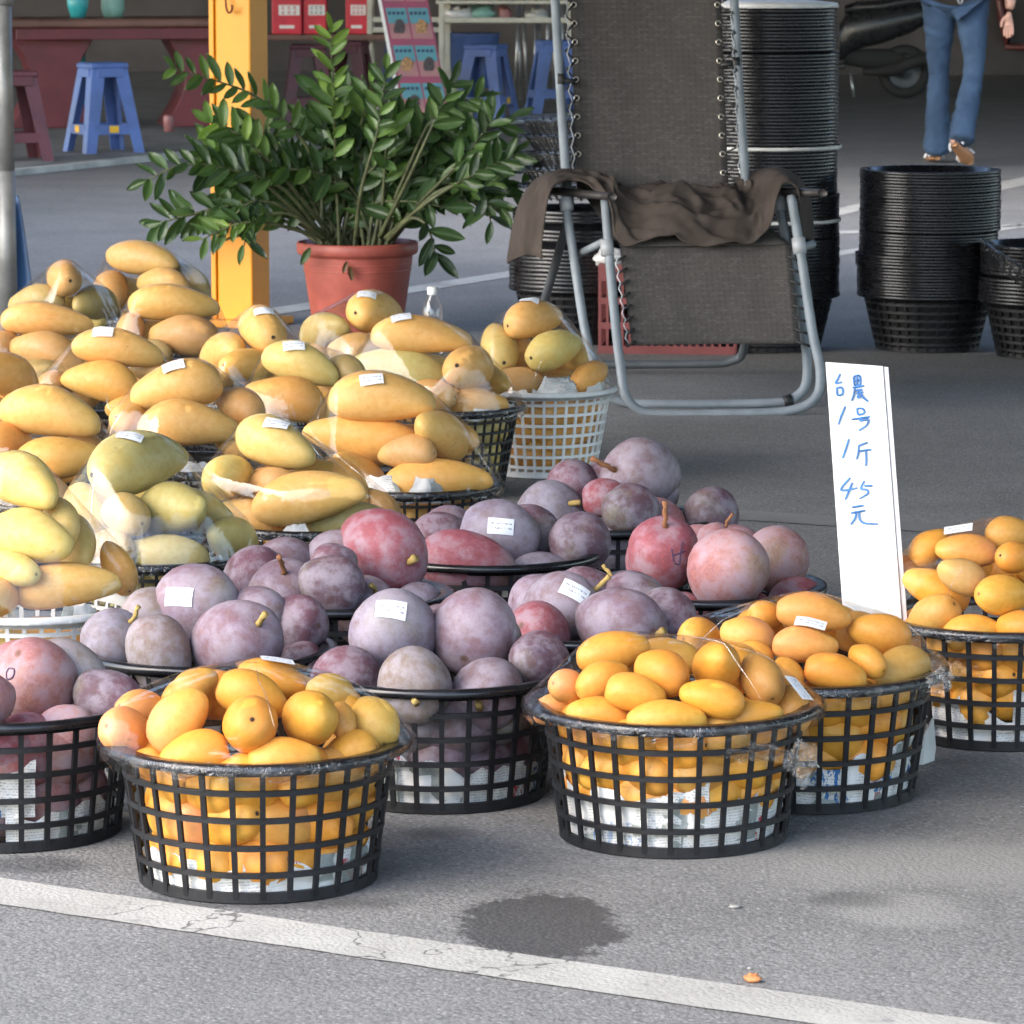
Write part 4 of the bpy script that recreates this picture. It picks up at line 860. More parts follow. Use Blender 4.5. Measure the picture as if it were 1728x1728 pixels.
gbasket('golden', 108, 574, 'black basket of olive mangoes beside the steel pole', [
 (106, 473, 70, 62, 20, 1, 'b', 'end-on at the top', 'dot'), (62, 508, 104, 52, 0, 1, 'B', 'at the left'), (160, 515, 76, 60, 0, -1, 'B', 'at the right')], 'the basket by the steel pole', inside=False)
# ------------------------------------------------------------------ price sign with handwriting
sg_top = 6.66
def on_sign(px, py, lift=0.0):
    p0 = at(1490, 1243); d = ray(px, py); n = Vector((-.10, -1, .06)).normalized()   # board plane, leaning back a little
    return CAM + d * ((p0 - CAM).dot(n) / d.dot(n)) + n * lift
sgn = Vector((-.10, -1, .06)).normalized()
e = empty('price_sign', at(1490, 1243)); tag(e, 'tall narrow white price board with blue handwriting between the yellow mango baskets', 'sign')
base0 = e.location.copy()
cor = [on_sign(1393, 611), on_sign(1490, 618), on_sign(1537, 1243), on_sign(1437, 1243)]
cor2 = [on_sign(1491, 619), on_sign(1499, 620), on_sign(1546, 1243), on_sign(1538, 1243)]
for nm, cs, mt, t0, t1 in (('board', cor, 'sign', 0.0, .012), ('folded_edge', cor2, 'sign_edge', .004, .02)):
    cs = [c - base0 for c in cs]
    MB().add([c - sgn * t0 for c in cs] + [c - sgn * t1 for c in cs], [(3, 2, 1, 0), (4, 5, 6, 7), (0, 1, 5, 4), (1, 2, 6, 5), (2, 3, 7, 6), (3, 0, 4, 7)]).build(nm, M[mt], e, bevel=.001)
STROKES = {'character_tai': [[(258, 168), (246, 195), (233, 222), (268, 214)], [(238, 247), (242, 290)], [(238, 247), (268, 246), (270, 282), (243, 290)]],
 'character_nong': [[(333, 184), (338, 235)], [(333, 184), (366, 179), (369, 228), (340, 233)], [(336, 208), (367, 203)], [(350, 174), (353, 231)], [(326, 246), (392, 234)], [(340, 246), (334, 285), (322, 320)], [(346, 262), (382, 256)], [(350, 276), (386, 270)], [(362, 274), (358, 302), (374, 292)], [(372, 274), (388, 300), (416, 324)]],
 'digit_one': [[(287, 350), (266, 400), (248, 453)]],
 'character_hao': [[(352, 362), (360, 396), (392, 386), (384, 364), (352, 362)], [(322, 424), (426, 408)], [(378, 416), (370, 432), (416, 424), (404, 458), (362, 486)]],
 'digit_one_': [[(307, 533), (290, 590), (271, 642)]],
 'character_jin': [[(412, 553), (360, 572)], [(362, 572), (360, 612), (350, 648)], [(364, 602), (432, 592)], [(402, 598), (404, 640), (402, 685)]],
 'digit_four': [[(314, 750), (262, 820), (354, 808)], [(326, 778), (306, 828), (286, 874)]],
 'digit_five': [[(394, 768), (374, 812), (408, 818), (412, 840), (366, 868)], [(394, 796), (440, 795)]],
 'character_yuan': [[(324, 916), (390, 906)], [(318, 948), (398, 934)], [(350, 942), (340, 980), (317, 1013)], [(366, 940), (368, 984), (398, 1006), (470, 1010)]]}
for nm, sts in STROKES.items():
    mb = MB()
    for k, st in enumerate(sts):
        p = smooth_path([on_sign(1340 + x / 3.322, 580 + y / 3.322, .0012 + .0002 * k) - base0 for x, y in st], 5)
        mb.tube(p, [.0016 * (.75 + .4 * math.sin(2.6 * i / max(1, len(p) - 1) + .4)) for i in range(len(p))], 5)
    mb.build(nm.strip('_'), M['ink_blue'], e)
# pen marks on two fruits
def pen_mark(fruit_name_part, strokes, name):
    bpy.context.view_layer.update()
    o = [x for x in bpy.data.objects if fruit_name_part in x.get('label', '')][0]
    mw = o.matrix_world; inv = mw.inverted(); mb = MB()
    for st in strokes:
        pts = []
        for (x, y) in smooth_path([(a, b, 0) for a, b in st], 5) and [(v.x, v.y) for v in smooth_path([(a, b, 0) for a, b in st], 5)]:
            d = ray(x, y).normalized(); ok, h, n, _ = o.ray_cast(inv @ CAM, (inv.to_3x3() @ d).normalized())
            if ok: pts.append(h + n * .006)
        if len(pts) > 1: mb.tube(pts, .02, 5)
    if mb.v: mb.build(name, M['ink_dark'], o)
pen_mark('bright red with a pen mark', [[(1133, 926), (1137, 948)], [(1152, 914), (1148, 935), (1146, 952), (1138, 950)], [(1134, 938), (1156, 930)]], 'ink_mark')
pen_mark('large with a pen mark', [[(15, 1128), (24, 1130), (22, 1142), (13, 1146), (11, 1136), (15, 1128)], [(0, 1140), (3, 1150), (0, 1160)]], 'ink_mark')
# scrap of folded card between the two right baskets, pit and peel on the road
cp = at(1566, 1290); e = MB().add([atY(1574, 1212, cp.y + .05), atY(1578, 1262, cp.y + .05), atY(1556, 1302, cp.y), atY(1541, 1300, cp.y), atY(1560, 1240, cp.y), atY(1575, 1285, cp.y + .03)], [(0, 1, 4), (4, 1, 5, 2), (4, 2, 3)]).build('card_scrap', M['card'], solid=.003)
tag(e, 'torn grey card scrap stuck between the two right mango baskets', 'card')
def blob(name, px, py, w, h, mat, label, cat):
    c = at(px, py); s = scale_at(c); mb = MB(); rows = []
    for i in range(9):
        th = math.pi * i / 8
        rows.append([Vector((math.sin(th) * math.cos(a) * w / s / 2, math.sin(th) * math.sin(a) * w / s / 3, math.cos(th) * h / s / 2 + h / s / 2)) * (1 + .5 * mnoise.noise(Vector((th * 2 + px, a, py)))) for a in [2 * math.pi * k / 12 for k in range(12)]])
    o = mb.grid(rows, True).build(name, M[mat], None, True); o.location = c; return tag(o, label, cat)
blob('fruit_peel', 1270, 1658, 30, 14, 'peel', 'small orange-brown scrap of fruit peel on the road', 'scrap')
blob('pebble', 1240, 1532, 22, 5, 'stone', 'small pale chip lying on the road right of the wet spot', 'stone')
blob('pebble', 1265, 1636, 9, 5, 'stone', 'tiny pale chip above the orange peel scrap', 'stone')

# ------------------------------------------------------------------ reclining lounge chair with a blanket
Yf = at(1200, 700).y; ch = empty('lounge_chair', at(1200, 690)); tag(ch, 'folding lounge chair with dark brown sling fabric and grey tube frame', 'chair'); cb = ch.location.copy()
def CP(px, py, dy): return atY(px, py, Yf + dy) - cb
def uvgrid(name, rows, mat, parent, wm, hm, solid=0.0, smooth=True):
    mb = MB().grid(rows); me = mb.mesh(name, M[mat], smooth); l = me.uv_layers.new(name='UVMap'); a, b = len(rows), len(rows[0])
    for lp in me.loops: i, j = divmod(lp.vertex_index, b); l.data[lp.index].uv = (j / (b - 1) * wm, i / (a - 1) * hm)
    o = obj(name, me, parent)
    if solid: m = o.modifiers.new('s', 'SOLIDIFY'); m.thickness = solid
    return o
TR = .0128
uf = smooth_path([CP(1021, 338, .28), CP(1030, 450, .18), CP(1040, 560, .08), CP(1048, 625, .02), CP(1056, 668, .0), CP(1082, 694, .0), CP(1130, 699, .0), CP(1280, 697, .0), CP(1345, 690, .0), CP(1378, 668, .0), CP(1384, 625, .02), CP(1371, 560, .08), CP(1353, 440, .18), CP(1335, 332, .28)], 7)
MB().tube(uf, TR, 10).build('front_frame', M['tube'], ch, True)
MB().tube(smooth_path([CP(953, 335, .36), CP(966, 420, .30), CP(985, 545, .22), CP(1000, 610, .18), CP(1015, 655, .16), CP(1042, 676, .16), CP(1100, 682, .16), CP(1300, 680, .16), CP(1345, 668, .17), CP(1362, 630, .18), CP(1350, 520, .24), CP(1312, 332, .36)], 7), TR, 10).build('leg_frame', M['tube'], ch, True)
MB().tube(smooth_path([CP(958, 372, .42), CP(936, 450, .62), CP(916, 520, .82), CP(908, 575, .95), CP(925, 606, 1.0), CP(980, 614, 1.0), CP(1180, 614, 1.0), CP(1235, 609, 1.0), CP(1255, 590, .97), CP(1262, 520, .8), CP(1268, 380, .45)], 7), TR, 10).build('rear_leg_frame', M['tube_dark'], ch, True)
for (x0, y0, x1, y1, d0, d1, nm) in ((975, 430, 1018, 408, .33, .22, 'brace'), (1345, 420, 1372, 412, .22, .3, 'brace')): MB().tube([CP(x0, y0, d0), CP(x1, y1, d1)], .011, 8).build(nm, M['tube'], ch, True)
for (x, y, d, hh) in ((955, 345, .35, 20), (1024, 418, .205, 26), (1348, 415, .205, 26), (1314, 345, .355, 22)): MB().tube([CP(x - 1, y - hh / 2, d), CP(x + 2, y + hh / 2, d - .01)], .0185, 10).build('frame_joint', M['cap'], ch, True)
for (x0, y0, x1, y1) in ((1322, 679, 1336, 674),): MB().tube([CP(x0, y0, .16), CP(x1, y1, .165)], .0165, 10).build('frame_joint', M['bungee'], ch, True)
def quad(tl, tr, bl, br, n, m, sag, sd=0.0):
    return [[(tl.lerp(tr, j / m)).lerp(bl.lerp(br, j / m), i / n) + Vector((0, sag * 4 * (j / m) * (1 - j / m) + .006 * mnoise.noise(Vector((i * .3, j * .3, sd))), 0)) for j in range(m + 1)] for i in range(n + 1)]
uvgrid('leg_panel', quad(CP(1046, 418, .21), CP(1334, 414, .21), CP(1066, 583, .085), CP(1350, 580, .085), 14, 22, .015), 'fabric', ch, .50, .28, .003)
uvgrid('seat_panel', quad(CP(985, 328, .50), CP(1225, 326, .50), CP(1046, 417, .213), CP(1334, 413, .213), 10, 16, .0), 'fabric', ch, .45, .35, .003)
bt_l, bt_r = CP(957, -130, .95), CP(1212, -130, .95)
uvgrid('back_panel', quad(bt_l, bt_r, CP(974, 335, .48), CP(1230, 335, .48), 26, 18, .02), 'fabric', ch, .42, .75, .003)
back_l = [CP(930, -135, .93), CP(940, 60, .74), CP(948, 190, .60), CP(956, 305, .47)]; back_r = [CP(1232, -135, .93), CP(1242, 60, .74), CP(1250, 190, .60), CP(1258, 300, .47)]
MB().tube(smooth_path(back_l + [CP(962, 345, .40)], 5), TR, 10).build('back_rail', M['tube'], ch, True)
MB().tube(smooth_path(back_r + [CP(1262, 340, .40)], 5), TR, 10).build('back_rail', M['tube'], ch, True)
MB().tube(smooth_path([CP(930, -135, .93), CP(945, -165, .95), CP(1080, -172, .95), CP(1220, -165, .95), CP(1232, -135, .93)], 5), TR, 10).build('head_rail', M['tube'], ch, True)
eye = MB().lathe([(.0055, -.0015), (.0085, -.0015), (.0085, .0015), (.0055, .0015), (.0055, -.0015)], 12).mesh('eyelet', M['eyelet'], True); eye.transform(Matrix.Rotation(R(90), 4, 'X'))
for side in (0, 1):
    lc = MB(); wz = []
    for k in range(12):
        y = -55 + 31.5 * k; f = (y + 130) / 465
        ex = (964 + 14 * f) if side == 0 else (1206 + 16 * f); d = .95 - .47 * f - .012
        p = CP(ex, y, d); o = obj('eyelet', eye, ch, p)
        tx = (936 + 20 * (y + 135) / 440 + 8) if side == 0 else (1236 + 22 * (y + 135) / 440 - 4)
        q = CP(tx, y + 15, .93 - .46 * (y + 15 + 135) / 440); q0 = CP(tx, y - 15, .93 - .46 * (y - 15 + 135) / 440)
        lc.tube([p + Vector((0, -.004, 0)), (p + q) / 2 + Vector((0, -.006, -.003)), q], .0032, 6); lc.tube([p + Vector((0, .004, 0)), q0], .0028, 6)
        wz += [CP(tx + (2 if side == 0 else -8), y - 12, .93 - .46 * (y + 123) / 440), CP(tx + (8 if side == 0 else -2), y + 6, .93 - .46 * (y + 141) / 440)]
    lc.build('back_lacing', M['bungee'], ch, True)
    MB().tube(wz, .0018, 5).build('hook_wire', M['wire'], ch, True)
    lc = MB(); wz = []
    for k in range(8):
        y = 432 + 20.5 * k; f = (y - 418) / 165
        ex = (1048 + 20 * f) if side == 0 else (1333 + 16 * f); tx = (1030 + 22 * f + 6) if side == 0 else (1352 + 20 * f - 2)
        d = .205 - .125 * f; p = CP(ex + (6 if side == 0 else -6), y, d - .008); q = CP(tx, y + 9, d - .012)
        lc.tube([p, (p + q) / 2 + Vector((0, -.005, 0)), q], .0038, 6)
        wz += [CP(tx - 2, y - 6, d - .014), CP(tx + 4, y + 5, d - .014)]
    lc.build('leg_lacing', M['bungee'], ch, True); MB().tube(wz, .0018, 5).build('hook_wire', M['wire'], ch, True)
for (x, y, d, s_) in ((945, 135, .655, 1), (1240, 107, .69, -1)):
    MB().tube([CP(x - 4, y, d), CP(x + 8, y, d)], .019, 10).tube([CP(x, y, d - .01), CP(x + 24 * s_, y + 3, d - .01)], .008, 6).build('clip', M['bungee'], ch, True)
for (pts) in ([(905, 322, .62), (950, 324, .42), (1033, 332, .24)], [(1232, 318, .60), (1300, 322, .42), (1388, 326, .24)]):
    p = smooth_path([CP(*q) for q in pts], 6); rows = []
    for i, c in enumerate(p):
        w = .026 * (1 - .5 * (2 * i / (len(p) - 1) - 1) ** 4); rows.append([c + Vector((w * math.cos(a), 0, .011 * math.sin(a))) for a in [2 * math.pi * k / 12 for k in range(12)]])
    mb = MB().grid(rows, True); mb.f.append(tuple(range(12))); n = len(rows); mb.f.append(tuple(reversed(range((n - 1) * 12, n * 12)))); mb.build('armrest', M['armpad'], ch, True)
# blanket: one sheet hanging over both arms and bunched on the seat
fr = [(916, 438, .26), (914, 420, .25), (918, 380, .25), (926, 330, .25), (942, 308, .28), (968, 306, .32), (1004, 322, .30), (1030, 350, .24), (1040, 398, .19), (1075, 419, .18), (1130, 412, .18), (1180, 422, .18), (1235, 420, .18), (1275, 412, .19), (1300, 380, .22), (1312, 330, .26), (1326, 308, .28), (1345, 318, .28), (1350, 350, .27), (1346, 412, .26)]
bk = [(856, 446, .60), (858, 425, .60), (866, 380, .60), (882, 330, .60), (908, 304, .60), (955, 298, .60), (1005, 312, .55), (1035, 330, .50), (1062, 338, .47), (1100, 330, .45), (1145, 318, .45), (1190, 325, .45), (1222, 326, .46), (1238, 318, .48), (1252, 300, .52), (1272, 288, .55), (1300, 288, .58), (1340, 300, .60), (1366, 335, .60), (1374, 418, .60)]
F_ = smooth_path([CP(*q) for q in fr], 8); K_ = smooth_path([CP(*q) for q in bk], 8); rows = []
for j in range(31):
    v = j / 30; row = []
    for i in range(len(F_)):
        u = i / (len(F_) - 1); p = F_[i].lerp(K_[i], v); hump = .018 * math.sin(math.pi * v)
        n = mnoise.noise(Vector((u * 11, v * 2.2, 3.3))); n2 = (1 - min(1, abs(mnoise.noise(Vector((u * 12 + v * 3, v * 3 - u * 6, 1.7)))) * 2.6)) ** 2 + .6 * (1 - min(1, abs(mnoise.noise(Vector((u * 20 - v * 6, v * 5 + u * 9, 7.7)))) * 3)) ** 2 - .4
        mid = max(0.0, 1 - ((u - .5) / .27) ** 2); p += Vector((0, -.03 * n * (1 - mid * .5), hump + (.016 * n + .020 * n2 + .010) * mid + .004 * n2 + .006 * n + (.035 * mid * math.sin(math.pi * v))))
        row.append(p + cb)
    rows.append(row)
o = MB().grid(rows).build('blanket', M['cloth'], None, True, solid=.006, subsurf=1); tag(o, 'crumpled brown blanket thrown over the seat and arms of the lounge chair', 'blanket')

# ------------------------------------------------------------------ stacks of empty black baskets
def nest_meshes(Rr, hgt, body):
    t = [(Rr - .030, -hgt), (Rr - .020, -hgt * .2), (Rr - .018, -.0050), (Rr - .0006, -.0050), (Rr, -.0045), (Rr, .0), (Rr, .0046), (Rr - .0006, .0050), (Rr - .022, .0049), (Rr - .034, -hgt)]
    return MB().lathe(t, 64).mesh('nested_basket', M['black_gloss'], True)
nest = nest_meshes(.215, .03, False)
def body_mesh(Rr, Rb, H): return basket_meshes(Rr - .02, Rb, H, .02, 34, 6, .008, 'black', 'black_gloss')
tallb = body_mesh(.215, .155, .17)
def stack(px, py, groups, label, group, pitch=.0105, Rs=1.0, lean=(0, 0), bot=True):
    """groups: (number of nested baskets, radius factor, sideways offset); listed bottom to top"""
    g0 = at(px, py); z = 0.0
    e = empty('basket', (g0.x, g0.y, .002)); tag(e, label.replace('nested in', 'at the bottom of'), 'basket', group)
    for nm, k in (('rim', 'rim'), ('lattice_wall', 'lat'), ('base', 'base')): obj(nm, tallb[k], e)
    in_ = MB().lathe([(tallb['Rb'] - .004, .004), (tallb['Rw'] - .006, .165)], 40).build('inner_basket', M['black'], e, True)
    z = tallb['H'] + pitch; tot = sum(g_[0] for g_ in groups); cnt = 0
    for n, rf, dx, gap in groups:
        z += gap
        for k in range(n):
            o = obj('nested_basket', nest, None, (g0.x + dx + rnd.uniform(-.0012, .0012) + lean[0] * z, g0.y + rnd.uniform(-.002, .002) + lean[1] * z, z)); o.scale = (rf, rf, pitch / .0100); o.rotation_euler = (rnd.uniform(-.004, .004), rnd.uniform(-.004, .004), rnd.uniform(0, 3))
            tag(o, f'{label}, {ordinal(tot - cnt)} from top', 'basket', group); cnt += 1; z += pitch
    return g0, z
stack(1564, 588, [(9, 1.0, -.002, 0), (4, 1.015, -.004, .002), (7, .985, .0, .002), (20, 1.0, .004, .004)], 'black plastic basket nested in the short stack below the walking person', 'baskets stacked below the person', pitch=.0092)
g1, z1b = stack(1297, 588, [(16, 1.0, .0, 0), (12, .99, .0, .004), (40, .985, -.006, .004), (12, .97, -.008, .006)], 'black plastic basket nested in the tall stack behind the lounge chair', 'baskets stacked behind the chair', pitch=.0106)
for (y0, wz) in ((252, .0), (377, .0)):
    zz = atY(1297, y0, g1.y - .2).z
    o = MB().lathe([(.2175, zz - .005), (.2185, zz - .005), (.2185, zz + .005), (.2175, zz + .005)], 64).build('packing_strap', M['strap'], None, True); o.location = (g1.x - .001, g1.y, 0)
    tag(o, 'white strap round the tall basket stack, ' + ('upper one' if y0 < 300 else 'lower one'), 'strap', 'straps round the tall stack')
o = MB().lathe([(.0, .0), (.12, .012), (.20, .004), (.206, -.01), (.19, -.006), (.0, -.004)], 40).build('plastic_bag', M['bag'], None, True); o.location = (g1.x, g1.y, z1b + .008); tag(o, 'pale plastic bag lying on top of the tall basket stack', 'bag')
# stack left of the chair: plain baskets below, film-wrapped ones on top
g2, z2 = stack(975, 575, [(10, 1.0, 0, 0), (3, .98, .0, .02), (3, .97, .004, .02)], 'black plastic basket nested in the stack left of the chair back', 'baskets stacked left of the chair', pitch=.0125)
zz = z2 + .02
for k in range(5):
    e = empty('wrapped_basket', (g2.x + rnd.uniform(-.006, .006), g2.y, zz)); e.scale = (.86, .86, .28); e.rotation_euler = (rnd.uniform(-.02, .02), rnd.uniform(-.02, .02), rnd.uniform(0, 2))
    tag(e, ('lowest', 'second lowest', 'middle', 'second highest', 'topmost')[k] + ' film-wrapped basket on the stack left of the chair', 'basket', 'film-wrapped empty baskets')
    for nm, kk in (('rim', 'rim'), ('lattice_wall', 'lat')): obj(nm, tallb[kk], e)
    rows = []
    for (rr, z_) in ((.205, .10), (.224, .15), (.222, .176), (.18, .185), (.0, .18)):
        rows.append([Vector(((rr + .008 * mnoise.noise(Vector((a * 5, k, z_ * 30)))) * math.cos(a), (rr + .008 * mnoise.noise(Vector((a * 5, k, z_ * 30)))) * math.sin(a), z_ + .02 * mnoise.noise(Vector((a * 4, k * 3, rr * 9))))) for a in [2 * math.pi * q / 60 for q in range(60)]])
    MB().grid(rows, True).build('film_cover', M['film_crinkle'], e, True); zz += .051
# short stack at the right edge with two wrapped lids leaning on it
g3, z3 = stack(1770, 600, [(6, 1.0, 0, 0), (8, .98, .0, .01)], 'black plastic basket nested in the stack cut by the right edge', 'baskets stacked at the right edge', pitch=.011)
for k, (px, py, rx, ry, wh) in enumerate(((1752, 462, .05, .55, 'leaning'), (1765, 425, -.05, .06, 'flat topmost'))):
    p = atY(px, py, g3.y - (.16 if k == 0 else 0)); e = empty('wrapped_basket', p); e.rotation_euler = (rx, ry, 0); e.scale = (.9, .9, .3)
    tag(e, wh + ' film-wrapped basket on the stack at the right edge', 'basket', 'film-wrapped empty baskets')
    for nm, kk in (('rim', 'rim'), ('lattice_wall', 'lat')): obj(nm, tallb[kk], e, (0, 0, -.17))
    rows = [[Vector(((rr + .007 * mnoise.noise(Vector((a * 5, k + 9, z_ * 30)))) * math.cos(a), (rr + .007 * mnoise.noise(Vector((a * 5, k + 9, z_ * 30)))) * math.sin(a), z_ - .17)) for a in [2 * math.pi * q / 60 for q in range(60)]] for (rr, z_) in ((.205, .10), (.224, .15), (.222, .176), (.18, .185), (.0, .18))]
    MB().grid(rows, True).build('film_cover', M['film_crinkle'], e, True)
# red crate under the chair
rc = at(1135, 598); e = empty('plastic_crate', (rc.x, rc.y + .16, 0), R(-6)); tag(e, 'red plastic crate with slotted sides standing behind the lounge chair', 'crate')
W_, D_, H_ = .41, .30, .27
for (cx, cy, sx, sy) in ((0, -D_ / 2, W_, .012), (0, D_ / 2, W_, .012), (-W_ / 2, 0, .012, D_), (W_ / 2, 0, .012, D_)):
    m = MB(); long_x = sx > sy; Ln = max(sx, sy)
    for z, hz in ((.012, .024), (.085, .02), (.16, .02), (.245, .05)): m.box((cx, cy, z), (sx if long_x else sx, sy, hz))
    n = int(Ln / .022)
    for k in range(n + 1):
        f = -Ln / 2 + Ln * k / n; m.box((cx + (f if long_x else 0), cy + (0 if long_x else f), .135), (.008 if long_x else .010, .010 if long_x else .008, .262))
    m.build('side_panel', M['crate_red'], e)
MB().box((0, 0, .006), (W_ - .01, D_ - .01, .008)).build('base', M['crate_red'], e)
p = atY(1020, 462, rc.y + .1); rows = [[Vector((.05 * math.sin(th) * math.cos(a), .05 * math.sin(th) * math.sin(a), .03 * math.cos(th))) * (1 + .6 * mnoise.noise(Vector((th * 2, math.cos(a) * 2, math.sin(a) * 2)))) for a in [2 * math.pi * k / 16 for k in range(16)]] for th in [math.pi * i / 10 for i in range(11)]]
o = MB().grid(rows, True).build('plastic_bag', M['bag'], None, True); o.location = (p.x + .02, p.y, H_ + .012); tag(o, 'crumpled white plastic bag on the corner of the red crate', 'bag')
# water bottle
bp_ = at(730, 598); e = empty('water_bottle', bp_); tag(e, 'clear plastic water bottle with white cap beside the flower pot', 'bottle')
MB().lathe([(0, 0), (.03, .0), (.032, .01), (.031, .06), (.029, .065), (.031, .07), (.031, .13), (.024, .16), (.013, .178), (.013, .186)], 24).build('body', M['bottle'], e, True)
MB().lathe([(.0145, .182), (.0155, .184), (.0155, .203), (.013, .205), (0, .205)], 20).build('cap', M['white_print'], e, True)
# ------------------------------------------------------------------ posts
pp = at(412, 548); e = empty('yellow_post', pp, R(-24)); tag(e, 'bright yellow painted steel post with a rusty hook, behind the plant', 'post')
MB().box((0.0, 0, 1.5), (.128, .125, 3.0)).build('column', M['post'], e, bevel=.006)
MB().box((-.0735, -.045, 1.5), (.018, .05, 2.998)).build('flange', M['post'], e, bevel=.003)
MB().box((0, 0, .012), (.24, .24, .024)).build('base_plate', M['post'], e, bevel=.003)
h0 = Vector((.02, -.066, .98)); hp = atY(400, 12, pp.y - .06) - pp; zz = hp.z
MB().tube(smooth_path([(-.01, -.06, zz + .03), (-.01, -.085, zz + .03), (-.008, -.088, zz), (.0, -.09, zz - .016), (.012, -.09, zz - .012), (.014, -.09, zz + .008)], 4), .004, 6).build('hook', M['rust'], e, True)
pq = at(14, 540); e = empty('steel_pole', pq); tag(e, 'round galvanised steel pole at the left edge of the picture', 'pole')
zj = atY(14, 288, pq.y).z; zk = atY(14, 8, pq.y).z
MB().lathe([(.0, .0), (.031, 0), (.031, zj), (.0, zj)], 28).build('lower_tube', M['steel_pole'], e, True)
MB().lathe([(.0, zj + .001), (.0295, zj + .001), (.0285, zk), (.0, zk)], 28).build('upper_tube', M['steel_pole'], e, True)
MB().lathe([(.0, zk + .001), (.034, zk + .001), (.034, zk + .05), (.028, zk + .055), (.028, 3.0), (0, 3.0)], 28).build('collar', M['steel_pole'], e, True)
rows = []
for j in range(12):
    v = j / 11; rows.append([])
    for i in range(14):
        u = i / 13; xr = (-60) + (92 + 24 * v ** .7) * u - 2; y = 330 + 175 * v
        rows[-1].append(atY(xr if u < 1 else 30 + 26 * v ** .8, y, pq.y + .12 + .05 * math.sin(u * 9 + v) + .05 * v))
o = MB().grid(rows).build('tarpaulin', M['tarp'], None, True, solid=.004); tag(o, 'dark blue tarpaulin hanging behind the steel pole', 'tarpaulin')

# ------------------------------------------------------------------ potted plant
pt = at(604, 562); e = empty('potted_plant', pt); tag(e, 'glossy green potted plant with long arching fronds in a terracotta pot', 'potted plant'); plant = e
MB().lathe([(0, .0), (.138, 0), (.141, .006), (.176, .245), (.176, .250), (.188, .254), (.193, .262), (.193, .288), (.188, .293), (.181, .291), (.176, .262), (.172, .25), (.0, .25)], 48).build('pot', M['terracotta'], e, True)
for k, z in enumerate((.225, .205)): MB().lathe([(.141 + .035 * z / .245, z - .003), (.1435 + .035 * z / .245, z), (.141 + .035 * z / .245, z + .003)], 48).build('pot_ridge', M['terracotta'], e, True)
rows = [[Vector((r_ * math.cos(a), r_ * math.sin(a), .268 + .012 * mnoise.noise(Vector((r_ * 30, a * 3, 1))))) for a in [2 * math.pi * k / 24 for k in range(24)]] for r_ in (.174, .12, .06, .0)]
MB().grid(rows, True).build('soil', M['soil'], e, True)
lm = MB(); rows = []
for i in range(7):
    f = i / 6; w = .19 * math.sin(math.pi * min(1, f * .93 + .05)) ** .75 * (1.0 if f < .97 else .1); rows.append([Vector((f, w * s, .10 * abs(s) - .09 * f * f + .02 * math.sin(6 * f) * abs(s))) for s in (-1, -.5, 0, .5, 1)])
leaf_me = lm.grid(rows).mesh('leaf', M['leaf'], True)
LR = random.Random(21); n_obj = 0; bulk = MB()
def leaf_matrix(p, d, nrm_, L):
    X = d.normalized(); Z = nrm_ - X * nrm_.dot(X); Z = Z.normalized() if Z.length > 1e-4 else Vector((0, -1, 0)); Y = Z.cross(X)
    return Matrix.Translation(p) @ Matrix((X, Y, Z)).transposed().to_4x4() @ Matrix.Scale(L, 4)
GREEN = {'d': (.038, .076, .026), 'm': (.062, .118, .036), 'b': (.115, .195, .05), 'n': (.20, .31, .06), 'k': (.022, .044, .022)}
fronds = []
def PL(px, py, dy): return atY(px, py, pt.y + dy) - pt
# hand placed fronds: base, mid, tip (pixels, depth), leaf length, colours, start of leaves
fronds += [([(565, 400, -.02), (530, 270, -.1), (475, 198, -.16), (410, 152, -.2), (293, 117, -.22)], .062, 'bmm', .35, 1), ([(548, 402, -.08), (480, 320, -.2), (406, 290, -.26), (313, 278, -.3), (248, 305, -.3)], .068, 'dmd', .30, 1),
 ([(590, 400, .0), (575, 300, -.05), (566, 190, -.08), (560, 110, -.08), (557, 52, -.06)], .055, 'nnb', .45, 1), ([(640, 400, -.1), (690, 300, -.22), (712, 251, -.25), (740, 190, -.25), (762, 140, -.24)], .066, 'mdb', .62, 1),
 ([(650, 402, -.1), (710, 350, -.24), (767, 312, -.28), (820, 285, -.3), (868, 263, -.3)], .068, 'dbd', .45, 1), ([(660, 404, -.1), (730, 330, -.2), (790, 310, -.25), (820, 335, -.27), (828, 375, -.28)], .07, 'kdk', .4, 1),
 ([(655, 405, -.12), (690, 370, -.22), (715, 375, -.26), (728, 400, -.27), (735, 430, -.27)], .074, 'kdk', .45, 1), ([(545, 404, -.1), (480, 350, -.2), (430, 340, -.24), (400, 360, -.25), (385, 390, -.25)], .062, 'dmk', .35, 1),
 ([(548, 404, -.1), (500, 365, -.2), (450, 362, -.25), (420, 385, -.26), (412, 415, -.26)], .058, 'kmd', .4, 1), ([(560, 400, -.06), (480, 300, -.16), (420, 240, -.2), (380, 215, -.2), (352, 205, -.2)], .064, 'bmn', .35, 1),
 ([(555, 402, -.06), (470, 330, -.18), (400, 262, -.22), (370, 250, -.22), (340, 262, -.22)], .060, 'mbm', .4, 1), ([(640, 402, -.05), (690, 280, -.12), (730, 200, -.15), (775, 175, -.15), (810, 165, -.14)], .064, 'dmd', .4, 1),
 ([(650, 402, -.05), (720, 330, -.15), (780, 270, -.2), (815, 225, -.2), (835, 200, -.2)], .064, 'dbm', .4, 1), ([(600, 402, -.12), (610, 320, -.2), (635, 230, -.24), (645, 170, -.24), (652, 120, -.22)], .06, 'mdb', .4, 1),
 ([(550, 403, -.1), (470, 380, -.22), (420, 375, -.27), (380, 385, -.28), (340, 405, -.28)], .052, 'nbm', .3, 1)]
